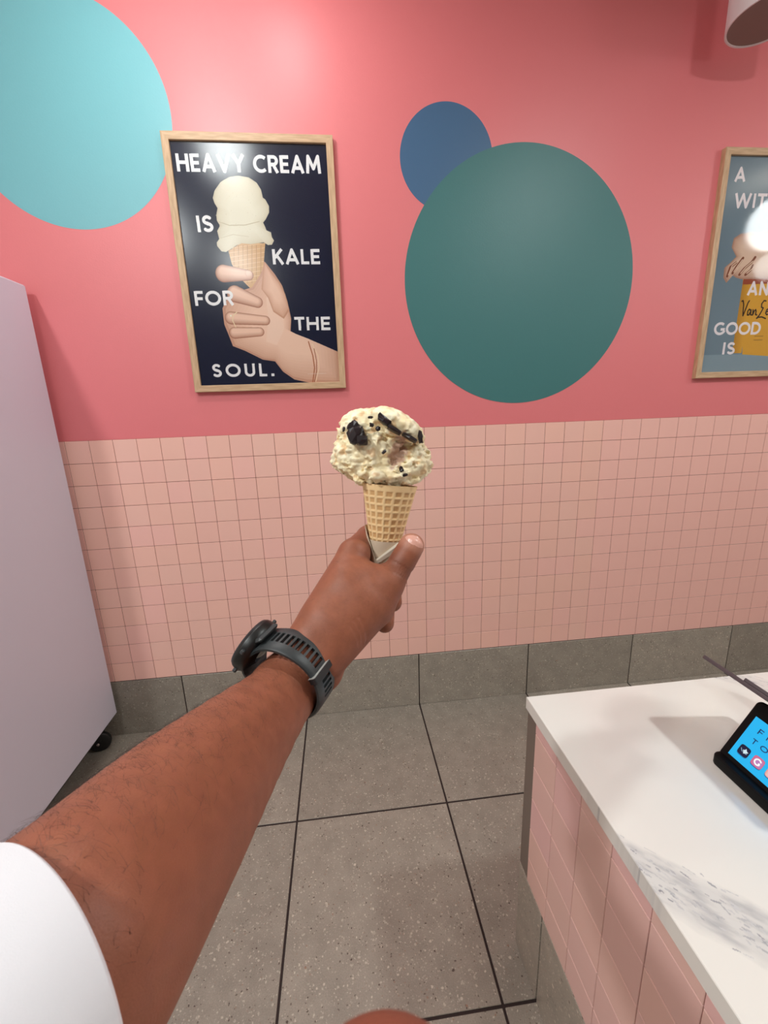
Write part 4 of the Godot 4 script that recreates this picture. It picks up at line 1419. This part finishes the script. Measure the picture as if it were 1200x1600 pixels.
func sleeve(t: Node3D, org: Vector3, arm: Array) -> void:
	var c0: Vector3 = Vector3(1.0902, 1.4161, 1.8907)
	var ax: Vector3 = Vector3(0.5188, -0.2321, -0.8228)
	var e1: Vector3 = (Vector3(0.9939, -0.0345, 0.1052) - ax * Vector3(0.9939, -0.0345, 0.1052).dot(ax)).normalized()
	var e2 := ax.cross(e1).normalized()
	if e2.dot(Vector3(0.0582, 0.9710, -0.2318)) < 0.0:
		e2 = -e2
	var sh: Vector3 = Vector3(0.9912, 1.3559, 2.0870)
	var fold := noise(91, 14.0, 3)
	var rings := []
	var n := 90
	# inside of the hem, its edge, then up the outside to the shoulder
	for s in [[0.05, -0.0016], [0.0, -0.0016], [-0.0012, -0.0008], [-0.0012, 0.0008], [0.0, 0.0016], [0.012, 0.0018], [0.0165, 0.0018], [0.0175, 0.0012], [0.0185, 0.0018], [0.035, 0.003], [0.06, 0.006], [0.1, 0.012], [0.15, 0.022], [0.2, 0.03]]:
		var ring := PackedVector3Array()
		for j in n:
			var a := TAU * j / n
			var d := e1 * cos(a) + e2 * sin(a)
			var rr: float = 0.0495 + s[1]
			var c: Vector3 = c0 - ax * maxf(s[0], -0.002)
			c = c.lerp(sh, clampf(s[0] / 0.2, 0.0, 1.0) * 0.6)
			var wob := 0.004 * fold.get_noise_3dv((c0 + d * 0.06) * 1.0 - ax * s[0] * 0.4) * smoothstep(0.0, 0.05, s[0])
			ring.append(c + d * (rr + wob) - org)
		rings.append(ring)
	var cloth := mat(rgb(218, 217, 222), 0.85)
	cloth.rim_enabled = true
	cloth.rim = 0.3
	cloth.uv1_triplanar = true
	cloth.uv1_scale = Vector3.ONE * 60.0
	relief(cloth, gray_noise(0.25, 128, 93, Color(0.3, 0.3, 0.3), Color(0.7, 0.7, 0.7), 2), 0.02)
	part("shirt_sleeve", loft(rings, false, false, false), cloth, t).set_meta("label", "short white T-shirt sleeve")

# ---------------------------------------------------------------- watch
func watch() -> void:
	var W: Vector3 = Vector3(1.1417, 1.3668, 1.6487)
	var t := thing("wristwatch", "chunky black sports watch with a slotted rubber strap round the wrist", "watch", W)
	var ax: Vector3 = Vector3(0.4720, 0.1092, -0.8748)
	var d: Vector3 = Vector3(-0.7771, 0.5202, -0.3543)
	var u: Vector3 = Vector3(0.4164, 0.8470, 0.3303)
	var A := 0.0370
	var B := 0.0362
	var rubber := mat(rgb(46, 50, 52), 0.45)
	var S := func(ph: float, w: float, lift: float) -> Vector3:
		var e := d * (cos(ph) * A) + u * (sin(ph) * B)
		var n := (d * (cos(ph) * B) + u * (sin(ph) * A)).normalized()
		return e + n * lift + ax * w
	var st := SurfaceTool.new()
	st.begin(Mesh.PRIMITIVE_TRIANGLES)
	var quad := func(p: Array, grp: int):
		st.set_smooth_group(grp)
		for k in [0, 1, 2, 0, 2, 3]:
			st.add_vertex(p[k])
	var step := deg_to_rad(1.5)
	var a0 := deg_to_rad(16.0)
	var n := int(deg_to_rad(328.0) / step)
	var in_slot := func(i: int) -> bool:
		var deg := rad_to_deg(a0 + i * step)
		return ((deg > 40.0 and deg < 121.0) or (deg > 133.0 and deg < 165.0) or (deg > 205.0 and deg < 300.0)) and posmod(i, 5) < 3
	for i in n:
		var p0 := a0 + i * step
		var p1 := p0 + step
		var hw := 0.0158 - 0.002 * smoothstep(deg_to_rad(70), deg_to_rad(130), p0) + 0.004 * (1.0 - smoothstep(deg_to_rad(16), deg_to_rad(44), minf(p0, TAU - p0)))
		var ws := [-hw, -hw + 0.0022, -0.0062, 0.0062, hw - 0.0022, hw]
		var ls := [0.0022, 0.0036, 0.0038, 0.0038, 0.0036, 0.0022]
		var slot: bool = in_slot.call(i)
		for j in 5:
			if slot and j == 2:
				continue
			quad.call([S.call(p0, ws[j], ls[j]), S.call(p0, ws[j + 1], ls[j + 1]), S.call(p1, ws[j + 1], ls[j + 1]), S.call(p1, ws[j], ls[j])], 0)
			quad.call([S.call(p0, ws[j + 1], 0.0), S.call(p0, ws[j], 0.0), S.call(p1, ws[j], 0.0), S.call(p1, ws[j + 1], 0.0)], 1)
		quad.call([S.call(p0, -hw, 0.0), S.call(p0, -hw, 0.0022), S.call(p1, -hw, 0.0022), S.call(p1, -hw, 0.0)], 2)
		quad.call([S.call(p0, hw, 0.0022), S.call(p0, hw, 0.0), S.call(p1, hw, 0.0), S.call(p1, hw, 0.0022)], 3)
		if slot:
			for w in [-0.0062, 0.0062]:
				quad.call([S.call(p0, w, 0.0), S.call(p0, w, 0.0038), S.call(p1, w, 0.0038), S.call(p1, w, 0.0)], 4)
		if slot != in_slot.call(i + 1):
			quad.call([S.call(p1, -0.0062, 0.0), S.call(p1, -0.0062, 0.0038), S.call(p1, 0.0062, 0.0038), S.call(p1, 0.0062, 0.0)], 5)
	st.generate_normals()
	part("strap", st.commit(), rubber, t)
	# keeper loop with its bright edge
	for kk in 2:
		var rings := []
		for i in 9:
			var ph := deg_to_rad(lerpf(123.0, 131.0, i / 8.0) if kk == 0 else lerpf(122.5, 123.0, i / 8.0))
			var hw := 0.0156 if kk == 0 else 0.0158
			var top := 0.0066 if kk == 0 else 0.0064
			var ring := PackedVector3Array()
			for q in [[-hw, -0.0008], [-hw, top - 0.001], [-hw + 0.001, top], [hw - 0.001, top], [hw, top - 0.001], [hw, -0.0008]]:
				ring.append(S.call(ph, q[0], q[1]))
			rings.append(ring)
		part("keeper_loop" if kk == 0 else "keeper_edge", loft(rings, true, true), mat(rgb(40, 42, 45), 0.4) if kk == 0 else mat(rgb(170, 168, 164), 0.3, 0.2), t)
	# case on the back of the wrist
	var cb := Basis(ax, d, ax.cross(d))
	var black := mat(rgb(13, 13, 14), 0.4)
	var cs := part("case", lathe([Vector2(0.0, -0.0065), Vector2(0.014, -0.0062), Vector2(0.0165, -0.004), Vector2(0.0225, -0.003), Vector2(0.0245, -0.001), Vector2(0.0252, 0.002), Vector2(0.0252, 0.006), Vector2(0.0245, 0.0082), Vector2(0.0225, 0.0092), Vector2(0.0205, 0.0092), Vector2(0.0198, 0.0078), Vector2(0.0, 0.0078)], 44), black, t)
	cs.transform = Transform3D(cb, d * (A + 0.0012) + u * 0.004)
	part("dial", lathe([Vector2(0.0198, 0.0078), Vector2(0.0, 0.0079)], 40), mat(rgb(20, 24, 28), 0.1), cs)
	part("bezel", lathe([Vector2(0.0205, 0.0092), Vector2(0.0213, 0.0102), Vector2(0.0232, 0.0102), Vector2(0.024, 0.0086)], 44), mat(rgb(48, 50, 52), 0.35, 0.4), cs)
	part("sensor_window", lathe([Vector2(0.011, -0.0066), Vector2(0.0, -0.0074)], 24), mat(rgb(30, 34, 36), 0.1), cs)
	for k in 5:
		var a := deg_to_rad([60.0, 90.0, 120.0, 240.0, 300.0][k])
		var bt := part("button", cbox(Vector3(0.0045, 0.0035, 0.004), 0.0008), mat(rgb(58, 60, 62), 0.4), cs, Vector3(cos(a - PI / 2), 0.12, sin(a - PI / 2)) * 0.0262)
		bt.rotation.y = -(a - PI / 2)
	for s in [-1.0, 1.0]:
		var lug := part("lug", cbox(Vector3(0.027, 0.0045, 0.009), 0.002), rubber, cs, Vector3(0, -0.002, 0.0225 * s))
		lug.rotation.x = 0.55 * s
